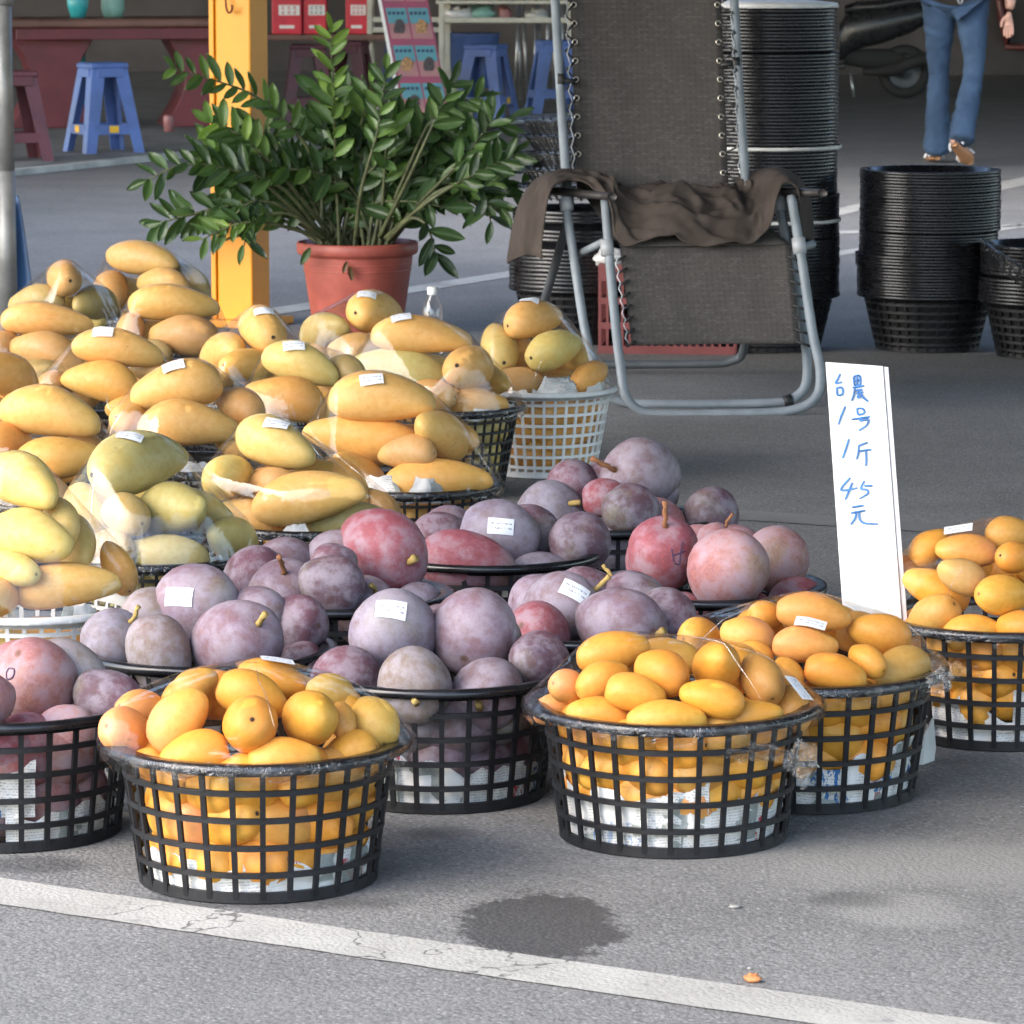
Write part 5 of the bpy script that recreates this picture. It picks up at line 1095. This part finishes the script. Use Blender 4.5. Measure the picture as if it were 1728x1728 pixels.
for k in range(74):
    th = R(max(-88, min(88, LR.gauss(0, 46)))); L = LR.uniform(.34, .58) * (1 - .12 * abs(th)); dy = LR.uniform(-.26, .24)
    bx = LR.uniform(-.11, .11); by = LR.uniform(-.10, .10); b0 = Vector((bx, by, .26)); up_ = Vector((math.sin(th) * .55 + bx, dy * .5, math.cos(th) * .8 + .35)).normalized()
    drp = .10 + .22 * abs(math.sin(th)); tip = b0 + up_ * L + Vector((math.sin(th) * L * .45, dy * L, -drp * L * abs(math.sin(th)))); mid = b0 + up_ * L * .55
    fronds.append(([b0, mid, mid.lerp(tip, .55) + Vector((0, 0, .02)), tip], LR.uniform(.078, .112), LR.choice(['dmd', 'mdk', 'mbd', 'dkm', 'mmb', 'mbb']), LR.uniform(.12, .38), 0))
for pts, LL, cols, st, hand in fronds:
    P = smooth_path([PL(*q) if not isinstance(q, Vector) else q for q in pts], 8); n = len(P)
    stalk = MB().tube(P, [.0075 * (1 - .72 * i / (n - 1)) for i in range(n)], 6).build('frond_stem', M['stalk'], plant, True)
    k0 = int(n * st); side = 1; tot = sum((P[i + 1] - P[i]).length for i in range(k0, n - 1)); step = LL * (.32 if hand else .36); acc = 0; leafs = []
    for i in range(k0, n - 1):
        seg = P[i + 1] - P[i]; acc += seg.length
        while acc > step:
            acc -= step; leafs.append((P[i + 1] - seg.normalized() * acc, seg.normalized(), side)); side = -side
    leafs.append((P[-1], (P[-1] - P[-2]).normalized(), 0))
    pnt = Vector((LR.uniform(-.5, .5), -1, LR.uniform(.1, .7))).normalized()
    for p, t_, sd in leafs:
        lat = t_.cross(pnt).normalized() * (sd if sd else .2); L = LL * LR.uniform(.8, 1.2) * (1.30 if hand else 1.0)
        if sd == 0: L *= .9
        d = (t_ * LR.uniform(.45, .8) + lat * (.85 if sd else .05) + pnt * LR.uniform(-.25, .6) + Vector((LR.uniform(-.2, .2), 0, LR.uniform(-.12, .3)))).normalized()
        mtx = leaf_matrix(p, d, (pnt + t_ * -.3 + Vector((LR.uniform(-.7, .7), LR.uniform(-.4, .4), LR.uniform(-.6, .6)))), L); ck = GREEN[LR.choice(cols)]
        if (hand or p.y < -.07) and n_obj < 300:
            o = obj('leaf', leaf_me, stalk); o.matrix_local = mtx; j = LR.uniform(.8, 1.25); o.color = (ck[0] * j, ck[1] * j, ck[2] * j, 1); n_obj += 1
        else: bulk.add([mtx @ v.co for v in leaf_me.vertices], [tuple(f.vertices) for f in leaf_me.polygons])
bo = bulk.build('leaves', M['leaf'], plant, True); bo['kind'] = 'stuff'; bo.color = (.050, .098, .033, 1)
dl = MB()
for k, (x, y, a, l) in enumerate(((590, 462, 80, 26), (586, 452, 110, 22), (524, 435, 120, 34))):
    m = leaf_matrix(PL(x, y - l / 2, -.185), Vector((math.cos(R(a)), -.05, -math.sin(R(a)))), Vector((0, -1, .1)), l / 537); o = obj('dead_leaf', leaf_me, plant); o.matrix_local = m; o.color = (.10, .05, .02, 1) if k < 2 else GREEN['m'] + (1,)

# ------------------------------------------------------------------ plastic stools
def stool(px, py, hpx, mat, label, group, rz, stickers=True, w=.29):
    p = atF(px, py); H = hpx / scale_at(p); e = empty('plastic_stool', p, rz); tag(e, label, 'stool', group)
    tw, bw = w * .36, w * .60
    seat = MB(); seat.box((0, 0, H - .018), (tw * 2 + .02, tw * 2 + .02, .036)); seat.build('seat', M[mat], e, bevel=.014)
    for sx in (-1, 1):
        for sy in (-1, 1):
            a, b = Vector((sx * tw, sy * tw, H - .03)), Vector((sx * bw, sy * bw, 0)); lg = MB(); t = .028
            ux, uy = Vector((-sx * .080, 0, 0)), Vector((0, -sy * .080, 0)); ux2, uy2 = ux * .75, uy * .75
            vs = []
            for q, u_, v_ in ((a, ux, uy), (b, ux2, uy2)):
                inn = Vector((-sx * .008, -sy * .008, 0)); vs += [q, q + u_, q + u_ + Vector((0, -sy * .008, 0)), q + inn, q + v_ + Vector((-sx * .008, 0, 0)), q + v_]
            lg.add(vs, [(0, 1, 7, 6), (1, 2, 8, 7), (2, 3, 9, 8), (3, 4, 10, 9), (4, 5, 11, 10), (5, 0, 6, 11), (6, 7, 8, 9, 10, 11)]); lg.build('leg', M[mat], e)
    zb = H * .26; f = 1 - zb / H; ww = tw + (bw - tw) * f
    for k in range(4):
        m = Matrix.Rotation(k * math.pi / 2, 3, 'Z'); r_ = MB(); c = m @ Vector((0, -ww + .006, zb)); r_.box(c, (2 * ww - .09, .010, H * .11), m); r_.build('rail', M[mat], e)
        if stickers and k in (0, 1, 3): s_ = MB(); s_.box(m @ Vector((0, -ww + .0, zb + .002)), (.055, .004, .038), m); s_.build('yellow_sticker', M['stool_yellow'], e)
        ar = MB(); c2 = m @ Vector((0, -tw - .006, H - .055)); ar.box(c2, (tw * 2 - .05, .012, .05), m); ar.build('apron', M[mat], e, bevel=.004)
    return e
stool(175, 256, 150, 'stool_blue', 'blue plastic stool standing in front of the dark red table', 'blue plastic stools', R(28))
stool(820, 203, 128, 'stool_blue', 'blue plastic stool between the menu board and the wrapped baskets', 'blue plastic stools', R(-20))
stool(935, 190, 122, 'stool_blue', 'blue plastic stool mostly hidden by the lounge chair back', 'blue plastic stools', R(10), False)
stool(25, 270, 150, 'stool_maroon', 'maroon plastic stool half hidden behind the steel pole', 'maroon plastic stools', R(20), False)
stool(520, 205, 130, 'stool_maroon', 'maroon plastic stool behind the plant, right of the yellow post', 'maroon plastic stools', R(5), False)
stool(590, 200, 130, 'stool_maroon', 'maroon plastic stool behind the plant, near the menu board', 'maroon plastic stools', R(-12), False)
# ------------------------------------------------------------------ dark red table with things on it
tb = atF(215, 212); ts = scale_at(tb); e = empty('dining_table', tb, R(12)); tag(e, 'dark red table with a solid curved pedestal behind the blue stool', 'table')
def TX(px): return (px - 215) / ts
Ht = (212 - 30) / ts
MB().box((.0, 0, Ht - .03), (1.55, .75, .055)).build('table_top', M['table_top'], e, bevel=.015)
MB().box((.0, -.33, Ht - .095), (1.44, .03, .07)).build('apron', M['table_red'], e, bevel=.004)
for sx in (-1, 1):
    prof = []; mb = MB(); 
    for k in range(13):
        f = k / 12; hw = .27 - .13 * math.sin(math.pi * min(1, f * 1.05)) ** 1.2; prof.append((hw, f * (Ht - .06)))
    vs = []; 
    for y in (-.22, .22): vs += [(sx * .48 - w_, y, z) for w_, z in prof] + [(sx * .48 + w_, y, z) for w_, z in reversed(prof)]
    n = 26; mb.add(vs, [tuple(range(n)), tuple(range(2 * n - 1, n - 1, -1))] + [(i, n + i, n + (i + 1) % n, (i + 1) % n) for i in range(n)]); mb.build('pedestal', M['table_red'], e, bevel=.006)
def on_table(px, dy, dz=0.0): return Vector((tb.x + TX(px), tb.y + dy, tb.z + Ht + dz))
p = on_table(137, -.1); o = MB().lathe([(.0, 0), (.045, 0), (.065, .07), (.07, .16), (.066, .16), (.06, .07), (.04, .006), (0, .006)], 24).build('chopstick_holder', M['teal'], None, True); o.location = p; tag(o, 'teal plastic holder on the dark red table', 'holder')
p = on_table(192, .05); o = MB().lathe([(.0, 0), (.06, 0), (.075, .05), (.07, .2), (.05, .23), (.045, .23), (.06, .2), (.0, .03)], 24).build('jug', M['pale_green'], None, True); o.location = p; tag(o, 'pale green plastic jug on the dark red table', 'jug')
p = at(138, 196, FLOOR); p.y += .9
o = MB().lathe([(.0, 0), (.05, 0), (.055, .1), (.032, .12), (.032, .5), (0, .5)], 18).build('gas_bottle', M['teal'], None, True); o.location = (atY(137, 200, tb.y + .55).x, tb.y + .55, FLOOR); tag(o, 'slim teal cylinder standing under the dark red table', 'cylinder')
p = at(285, 222, FLOOR); o = MB().lathe([(.0, 0), (.03, 0), (.034, .09), (.03, .1), (0, .1)], 16).build('tin', M['pink_print'], None, True); o.location = p; tag(o, 'small red tin on the floor beside the dark red table', 'tin')
# ------------------------------------------------------------------ packages on a dark table behind the post
q0 = atF(540, 178); qs = scale_at(q0); e = empty('side_table', q0); tag(e, 'dark side table carrying red packages behind the yellow post', 'table')
Hq = (178 - 57) / qs; MB().box((0, 0, Hq - .02), (1.15, .6, .04)).build('table_top', M['table_top'], e, bevel=.006)
for sx in (-1, 1):
    for sy in (-1, 1): MB().tube([(sx * .52, sy * .25, 0), (sx * .52, sy * .25, Hq - .04)], .014, 8).build('leg', M['alloy'], e, True)
for k, (x0, x1, lab) in enumerate(((463, 513, 'left red carton with white print behind the yellow post'), (515, 554, 'middle red carton with a printed white panel behind the yellow post'), (586, 622, 'right red carton with print near the menu board'))):
    cx = (x0 + x1) / 2; b = empty('carton', Vector((q0.x + (cx - 540) / qs, q0.y - .12 + .02 * k, q0.z + Hq))); tag(b, lab, 'carton', 'red cartons')
    w_ = (x1 - x0) / qs; MB().box((0, 0, .12), (w_, .2, .24)).build('box', M['red_box'], b, bevel=.008)
    MB().box((w_ * .08, -.1015, .165), (w_ * .7, .004, .07)).build('printed_panel', M['white_print'], b)
    m = MB()
    for r_ in range(2):
        for c_ in range(3):
            x_ = -w_ * .14 + c_ * w_ * .2; z_ = .148 + r_ * .032
            for bx in ((0, .008, .022, .003), (0, -.006, .022, .003), (0, 0, .003, .022), (-.008, .0, .003, .018)): m.box((x_ + bx[0] + w_ * .02, -.1045, z_ + bx[1]), (bx[2], .002, bx[3]))
    m.build('lettering', M['red_box'] if k != 1 else M['ink_grey'], b)
    MB().box((0, -.1015, .05), (w_ * .5, .004, .022)).build('lower_print', M['white_print'], b)
# ------------------------------------------------------------------ folding tables with off-white frames
def frame_table(x0, x1, yt, yb, shelf, label):
    p = atF((x0 + x1) / 2, yb); s = scale_at(p); w_ = (x1 - x0) / s; h_ = (yb - yt) / s; e = empty('folding_table', p); tag(e, label, 'table', 'off-white framed tables')
    for sx in (-1, 1):
        for sy in (0, 1): MB().box((sx * (w_ / 2 - .018), sy * .5, h_ / 2), (.036, .03, h_)).build('leg', M['offwhite_steel'], e, bevel=.003)
    MB().box((0, .25, h_ + .013), (w_ + .04, .56, .024)).build('table_top', M['offwhite_steel'], e, bevel=.004)
    for z in shelf: MB().box((0, -.003, h_ - z / s), (w_ - .075, .022, .034)).build('rail', M['offwhite_steel'], e, bevel=.003)
    return p, s, h_
frame_table(620, 760, -4, 180, (38, 55), 'off-white framed table behind the menu board')
p2, s2, h2 = frame_table(741, 968, 8, 182, (27,), 'off-white framed table behind the blue stool, right of the menu board')
for k, (x, w_, hh, mt) in enumerate(((775, 50, 20, 'bag'), (812, 45, 22, 'pale_green'), (852, 22, 20, 'pink_print'), (905, 40, 16, 'card'))):
    q = Vector((p2.x + (x - 854) / s2, p2.y + .2, p2.z + h2 - 30 / s2)); o = blob('parcel', x, 182, w_, hh * 1.2, mt, ('white parcel', 'pale green parcel', 'pink parcel', 'grey parcel')[k] + ' on the shelf of the right off-white table', 'parcel'); o.location = q
o = MB().box((0, .2, h2 - 30 / s2 - .005), (.95, .3, .012)).build('shelf', M['card']); o.location = p2; tag(o, 'thin shelf board under the right off-white table top', 'shelf')
o = MB().lathe([(.0, 0), (.15, 0), (.18, .36), (.19, .38), (.175, .38), (0, .36)], 28).build('blue_bin', M['stool_blue'], None, True); o.location = (atF(800, 175).x, p2.y + .55, FLOOR + .12); tag(o, 'blue bin standing behind the blue stool', 'bin')
# ------------------------------------------------------------------ menu board on an easel
bm0 = atF(705, 214); bs_ = scale_at(bm0); e = empty('menu_board', bm0); tag(e, 'leaning pink and turquoise menu board with food pictures on a stand', 'menu board')
def BP(px, py, back=0.0): return atY(px, py, bm0.y + .12 * (214 - py) / 214 + back) - bm0
def bquad(pts, name, mat, lift):
    c = [BP(x, y, -lift) for x, y in pts]; MB().add(c + [v + Vector((0, .008, 0)) for v in c], [(3, 2, 1, 0), (4, 5, 6, 7), (0, 1, 5, 4), (1, 2, 6, 5), (2, 3, 7, 6), (3, 0, 4, 7)]).build(name, M[mat], e)
L0, L1, R0_, R1_ = Vector((634, -40)), Vector((683, 214)), Vector((714, -40)), Vector((764, 214))
def bxy(u, v): a = L0.lerp(L1, v); b = R0_.lerp(R1_, v); c = a.lerp(b, u); return (c.x, c.y)
def rect(u0, u1, v0, v1): return [bxy(u0, v0), bxy(u1, v0), bxy(u1, v1), bxy(u0, v1)]
bquad(rect(0, 1, 0, 1), 'board', 'magenta', 0.0); bquad(rect(-.05, .02, -.01, 1.01), 'frame_side', 'white_print', .004)
for r_ in range(4):
    v0 = -.02 + r_ * .25 - .04; 
    for c_ in range(2):
        u0 = .08 + c_ * .46
        a, b_ = max(v0 + .02, .005), v0 + .225
        if b_ > .995: continue
        bquad(rect(u0, u0 + .42, a, (a + b_) / 2), 'picture_top', 'cyan_print', .003); bquad(rect(u0, u0 + .42, (a + b_) / 2 + .001, b_), 'picture_bottom', 'pink_print', .003)
        cx, cy = bxy(u0 + .21, a * .35 + b_ * .65); d = MB(); pc = BP(cx, cy, -.008); d.add([pc] + [pc + Vector((.035 * math.cos(t_) * (1 + .3 * mnoise.noise(Vector((math.cos(t_), math.sin(t_), r_ + c_)))), 0, .055 * math.sin(t_) * (1 + .3 * mnoise.noise(Vector((math.sin(t_), r_, c_)))))) for t_ in [2 * math.pi * q / 18 for q in range(18)]], [(0, 1 + (q + 1) % 18, 1 + q) for q in range(18)]); d.build('food_picture', M['dish'] if (r_ + c_) % 2 == 0 else M['dish_dark'], e)
        m = MB()
        for q in range(4): xx, yy = bxy(u0 + .06 + q * .09, a + .035); pc = BP(xx, yy, -.007); m.box(pc, (.016, .002, .018))
        m.build('lettering', M['navy'], e)
MB().tube([BP(672, 20, .05), BP(634, 200, .45)], .008, 6).build('stand_leg', M['white_print'], e, True); MB().tube([BP(668, 20, .05), BP(655, 205, .45)], .006, 6).build('stand_leg', M['white_print'], e, True)
bquad([(652, 60), (672, 60), (678, 150), (640, 150)], 'stand_back', 'navy', -.2)
# things crowded in the dim hall behind
for k in range(9):
    x = 868 + k * 11; q = at(x, 175, 0); q = Vector((atY(x, 150, p2.y + 1.3).x, p2.y + 1.3, FLOOR)); o = MB().tube([(0, 0, 0), (rnd.uniform(-.05, .05), .05, .75 + rnd.uniform(-.1, .1))], .012, 6).build('leaning_rod', M['alloy'], None, True); o.location = q; tag(o, f'{ordinal(k + 1)} thin metal rod from the left in the dim hall behind the chair', 'rod', 'rods leaning in the hall')
# ------------------------------------------------------------------ scooters in the hall at the right
def torus(Rm, r, n=28, m=10):
    mb = MB(); mb.tube([(Rm * math.cos(2 * math.pi * k / n), 0, Rm * math.sin(2 * math.pi * k / n)) for k in range(n)], r, m, closed=True); return mb
def loft(secs, n=16):
    """secs: (x, zc, half width, half height) rounded-box cross sections along x"""
    rows = []
    for x, zc, hw, hh in secs:
        row = []
        for k in range(n):
            a = 2 * math.pi * k / n; ca, sa = math.cos(a), math.sin(a)
            row.append(Vector((x, hw * math.copysign(abs(ca) ** .7, ca), zc + hh * math.copysign(abs(sa) ** .7, sa))))
        rows.append(row)
    mb = MB().grid(rows, True); mb.f.append(tuple(range(n))); L = len(rows); mb.f.append(tuple(reversed(range((L - 1) * n, L * n)))); return mb
def scooter(loc, rz, body, label):
    e = empty('motor_scooter', loc, rz); e.scale = (.9, .9, .9); tag(e, label, 'scooter', 'scooters parked in the hall')
    for x, nm in ((.0, 'wheel'), (1.25, 'wheel')):
        w = torus(.175, .048).build(nm, M['rubber'], e, True); w.location = (x, 0, .223)
        rim = MB().lathe([(.0, -.03), (.05, -.03), (.05, -.015), (.12, -.012), (.135, -.03), (.135, .03), (.12, .012), (.05, .015), (.05, .03), (0, .03)], 24).mesh('wheel_rim', M['tube_dark'], True); rim.transform(Matrix.Rotation(R(90), 4, 'X')); obj('wheel_rim', rim, w)
    loft([(-.28, .74, .03, .02), (-.24, .72, .09, .06), (-.05, .66, .14, .12), (.2, .60, .16, .15), (.42, .56, .15, .16), (.5, .50, .12, .18), (.54, .46, .08, .15)]).build('rear_cowl', M[body], e, True)
    loft([(-.22, .80, .05, .02), (-.18, .81, .11, .045), (.0, .80, .14, .055), (.2, .76, .14, .05), (.4, .75, .12, .05), (.5, .73, .07, .035)]).build('seat', M['scooter_body'], e, True)
    MB().box((.72, 0, .27), (.46, .30, .05)).build('footboard', M[body], e, bevel=.015)
    loft([(.93, .30, .15, .04), (.96, .5, .20, .22), (1.02, .72, .19, .22), (1.06, .88, .13, .12), (1.09, .98, .05, .05)]).build('leg_shield', M[body], e, True)
    loft([(1.05, .40, .05, .02), (1.12, .45, .07, .04), (1.3, .46, .07, .05), (1.46, .36, .05, .03)]).build('front_fender', M[body], e, True)
    MB().tube([(1.25, .07, .223), (1.12, .07, .55), (1.06, 0, .8)], .02, 8).tube([(1.25, -.07, .223), (1.12, -.07, .55)], .02, 8).build('fork', M['alloy'], e, True)
    MB().tube(smooth_path([(.94, -.34, 1.06), (1.0, -.2, 1.06), (1.03, 0, 1.02), (1.0, .2, 1.06), (.94, .34, 1.06)], 4), .014, 8).build('handlebar', M['scooter_body'], e, True)
    for s in (-1, 1):
        MB().tube([(.98, s * .22, 1.06), (1.0, s * .27, 1.22)], .005, 6).build('mirror_stalk', M['scooter_body'], e, True); m = MB().lathe([(0, -.012), (.05, -.01), (.055, 0), (.05, .006), (0, .006)], 18).build('mirror', M['alloy'], e, True); m.location = (1.0, s * .29, 1.25); m.rotation_euler = (0, R(80), 0)
    loft([(-.02, .30, .05, .05), (.1, .32, .07, .09), (.35, .33, .07, .08), (.5, .34, .05, .06)]).build('engine_case', M['alloy'] if body == 'x' else M['rubber'], e, True)
    MB().tube(smooth_path([(.35, .11, .22), (.1, .14, .24), (-.05, .16, .30), (-.28, .17, .36)], 5), [.025, .03, .035, .04, .05, .055, .055, .055, .055, .055, .055, .055, .055, .055, .055, .05], 10).build('muffler', M['rubber'], e, True)
    tl_ = loft([(-.31, .70, .06, .035), (-.28, .70, .09, .045), (-.24, .69, .10, .05)]).build('tail_light', M['red_lens'], e, True)
    for s in (-1, 1): q = MB().lathe([(0, -.025), (.03, -.02), (.036, 0), (.03, .015), (0, .02)], 16).build('indicator', M['clear_lens'], e, True); q.location = (-.22, s * .15, .76); q.rotation_euler = (0, R(-90), 0)
    MB().tube([(.45, .12, .25), (.42, .2, .02)], .011, 6).build('kickstand', M['alloy'], e, True)
    MB().box((-.30, 0, .50), (.006, .17, .11), Matrix.Rotation(R(18), 3, 'Y')).build('number_plate', M['white_print'], e)
    loft([(1.07, .84, .07, .05), (1.12, .85, .06, .045), (1.14, .85, .03, .02)]).build('headlight', M['clear_lens'], e, True)
    return e
sp = at(1530, 166); scooter((sp.x - .02, sp.y, 0), R(176), 'scooter_body', 'black motor scooter parked behind the tall basket stack, seen from its side')
sp2 = at(1800, 132); scooter((sp2.x + .4, sp2.y + .5, 0), R(160), 'scooter_red', 'dark red motor scooter parked beyond the walking person at the right edge')

# ------------------------------------------------------------------ person walking away
ps = at(1604, 279); PSc = scale_at(ps); pe = empty('person', ps); tag(pe, 'person in flared blue jeans and tan sandals walking away, arm hanging', 'person')
def skin_mesh(name, pts, edges, mat, parent, root=0, sub=2):
    me = bpy.data.meshes.new(name); me.from_pydata([p[:3] for p in pts], edges, []); o = bpy.data.objects.new(name, me); col.objects.link(o)
    o.modifiers.new('k', 'SKIN'); sv = me.skin_vertices[0].data
    for i, p in enumerate(pts): sv[i].radius = (p[3], p[4] if len(p) > 4 else p[3]); sv[i].use_root = (i == root)
    m = o.modifiers.new('u', 'SUBSURF'); m.levels = sub; m.render_levels = sub
    bpy.context.view_layer.update(); dg = bpy.context.evaluated_depsgraph_get(); nm = bpy.data.meshes.new_from_object(o.evaluated_get(dg))
    bpy.data.objects.remove(o); nm.materials.clear(); nm.materials.append(M[mat]); nm.polygons.foreach_set('use_smooth', [True] * len(nm.polygons)); nm.name = name
    if mat in ('denim', 'shirt'):
        for v in nm.vertices: v.co += v.normal * (.007 * mnoise.noise(Vector((v.co.x * 9, v.co.y * 9, v.co.z * 24 + v.co.x * 10))) + .004 * mnoise.noise(v.co * 45))
        nm.update()
    q = obj(name, nm, parent); return q
def PX(px, py): return ((px - 1604) / PSc, (279 - py) / PSc)
# legs: left foot forward (far), right foot behind with its heel raised
lh, rh_ = PX(1581, 12), PX(1637, 12); lk, rk = PX(1586, 125), PX(1641, 118); la, ra = PX(1587, 248), PX(1614, 236)
hip_z = (lh[1] + rh_[1]) / 2
J = [(.0 + (lh[0] + rh_[0]) / 2, .02, hip_z + .10, .150, .115), (lh[0] + .005, .02, hip_z + .0, .098, .108), ((lh[0] + lk[0]) / 2, .08, (lh[1] + lk[1]) / 2, .080), (lk[0], .12, lk[1], .058), ((lk[0] + la[0]) / 2, .16, (lk[1] + la[1]) / 2, .070), (la[0], .20, la[1], .078), (la[0], .205, .035, .080),
     (rh_[0] - .005, .02, hip_z + .0, .098, .108), ((rh_[0] + rk[0]) / 2, -.02, (rh_[1] + rk[1]) / 2, .080), (rk[0], -.02, rk[1], .058), ((rk[0] + ra[0]) / 2, -.10, (rk[1] + ra[1]) / 2, .068), (ra[0] + .004, -.20, ra[1] + .03, .074), (ra[0] - .002, -.225, ra[1] - .006, .080)]
jeans = skin_mesh('jeans', J, [(0, 1), (1, 2), (2, 3), (3, 4), (4, 5), (5, 6), (0, 7), (7, 8), (8, 9), (9, 10), (10, 11), (11, 12)], 'denim', pe, 0, 3)
cx = J[0][0]; zt = hip_z + .10; sh = zt + .50
hx, hz = PX(1697, 30)
Bd = [(cx, .02, zt + .02, .125, .09), (cx, .02, zt + .16, .115, .085), (cx, .015, zt + .34, .135, .095), (cx, .02, sh, .10, .075), (cx, .025, sh + .09, .045), (cx, .03, sh + .16, .06), (cx, .03, sh + .24, .085), (cx, .03, sh + .32, .07),
      (cx + .17, .02, sh - .02, .05), (cx + .24, .03, sh - .27, .042), (hx + .012, .0, hz + .10, .034), (hx + .004, -.01, hz + .035, .026), (cx - .17, .02, sh - .02, .05), (cx - .22, .06, sh - .26, .042), (cx - .12, .26, sh - .30, .030), (cx - .06, .31, sh - .26, .026)]
skin_mesh('body', Bd, [(0, 1), (1, 2), (2, 3), (3, 4), (4, 5), (5, 6), (6, 7), (3, 8), (8, 9), (9, 10), (10, 11), (3, 12), (12, 13), (13, 14), (14, 15)], 'skin', pe)
Sh = [(x, y, z, r_[0] + .012, (r_[1] if len(r_) > 1 else r_[0]) + .012) for x, y, z, *r_ in Bd[:4]] + [(x, y, z, r_[0] + .014) for x, y, z, *r_ in (Bd[8], Bd[9], Bd[12], Bd[13])] + [((Bd[9][0] + Bd[10][0]) / 2, .01, (Bd[9][2] + Bd[10][2]) / 2, .045)]
skin_mesh('shirt', Sh, [(0, 1), (1, 2), (2, 3), (3, 4), (4, 5), (3, 6), (6, 7), (5, 8)], 'shirt', pe)
hd = [(cx, .0, sh + .12, .05), (cx, -.015, sh + .2, .085), (cx, .01, sh + .29, .088), (cx, -.03, sh + .05, .045)]
skin_mesh('hair', hd, [(0, 1), (1, 2), (0, 3)], 'hair', pe)
for (bx, by, bz, sgn_) in ((hx + .004, -.01, hz + .03, 1), (cx - .06, .31, sh - .22, -1)):
    pts = [(bx, by, bz, .022, .016), (bx - .002, by, bz - .045, .028, .014), (bx - .002, by, bz - .075, .026, .012)]; ed = [(0, 1), (1, 2)]
    for k, (dx, ln) in enumerate(((-.021, .050), (-.007, .060), (.007, .056), (.021, .044))):
        i0 = len(pts); pts += [(bx - .002 + dx, by - .004, bz - .085, .0088), (bx - .003 + dx * 1.05, by - .012, bz - .085 - ln * .5, .0082), (bx - .004 + dx, by - .024, bz - .085 - ln, .0066)]; ed += [(2, i0), (i0, i0 + 1), (i0 + 1, i0 + 2)]
    i0 = len(pts); pts += [(bx - sgn_ * .028, by - .006, bz - .035, .0105), (bx - sgn_ * .042, by - .014, bz - .062, .0088), (bx - sgn_ * .044, by - .02, bz - .088, .0072)]; ed += [(1, i0), (i0, i0 + 1), (i0 + 1, i0 + 2)]
    skin_mesh('hand', pts, ed, 'skin', pe, 0, 1)
def sandal(heel, toe, lift, up):
    """sole loft from heel to toe; up = sole normal"""
    h, t = Vector(heel), Vector(toe); ax = (t - h).normalized(); n = Vector(up); n = (n - ax * n.dot(ax)).normalized(); sd = ax.cross(n); L = (t - h).length; rows = []
    for i in range(11):
        f = i / 10; w = .036 * (1 - .25 * math.sin(math.pi * min(1, f * 1.15)) + .35 * math.exp(-((f - .72) / .2) ** 2)) * (math.sin(math.pi * (f * .94 + .03)) ** .35)
        rows.append([h + ax * (L * f) + sd * (w * math.cos(a)) + n * (.011 * math.sin(a)) for a in [2 * math.pi * k / 12 for k in range(12)]])
    m = MB().grid(rows, True); m.f += [tuple(range(12)), tuple(reversed(range(120, 132)))]; s_ = m.build('sandal', M['sandal'], pe, True)
    fr_ = []
    for i in range(11):
        f = i / 10; w = .030 * (1 + .3 * math.exp(-((f - .7) / .2) ** 2)) * (math.sin(math.pi * (f * .92 + .04)) ** .4); hh = .045 * (1 - f) ** .8 + .014
        fr_.append([h + ax * (L * f) + sd * (w * math.cos(a)) + n * (.012 + hh * (1 + math.sin(a)) * .5) for a in [2 * math.pi * k / 12 for k in range(12)]])
    m = MB().grid(fr_, True); m.f += [tuple(range(12)), tuple(reversed(range(120, 132)))]; m.build('foot', M['skin'], pe, True)
    for f in (.16, .62, .74):
        c = h + ax * (L * f); ww = .046 * (1.0 if f > .3 else .85); hh = .06 if f < .3 else .035
        MB().tube([c + sd * (ww * math.cos(a)) + n * (hh * math.sin(a) + .004) for a in [math.pi * k / 12 for k in range(13)]], .006, 6).build('strap', M['sandal_strap'], s_, True)
fx, fz = PX(1599, 238); tx, tz = PX(1632, 274)
sandal((fx + .01, -.245, fz - .01), (tx + .01, -.10, .02), 0, (-.35, .55, .8))
sandal((la[0] + .0, .17, .03), (la[0] - .01, .40, .012), 0, (0, 0, 1))
wm_ = MB().tube([(cx + .01 + .012 * math.cos(a), -.125, hip_z + .035 + .02 * math.sin(a)) for a in [2 * math.pi * k / 12 for k in range(12)]], .004, 6, closed=True).build('key_ring', M['alloy'], pe, True)
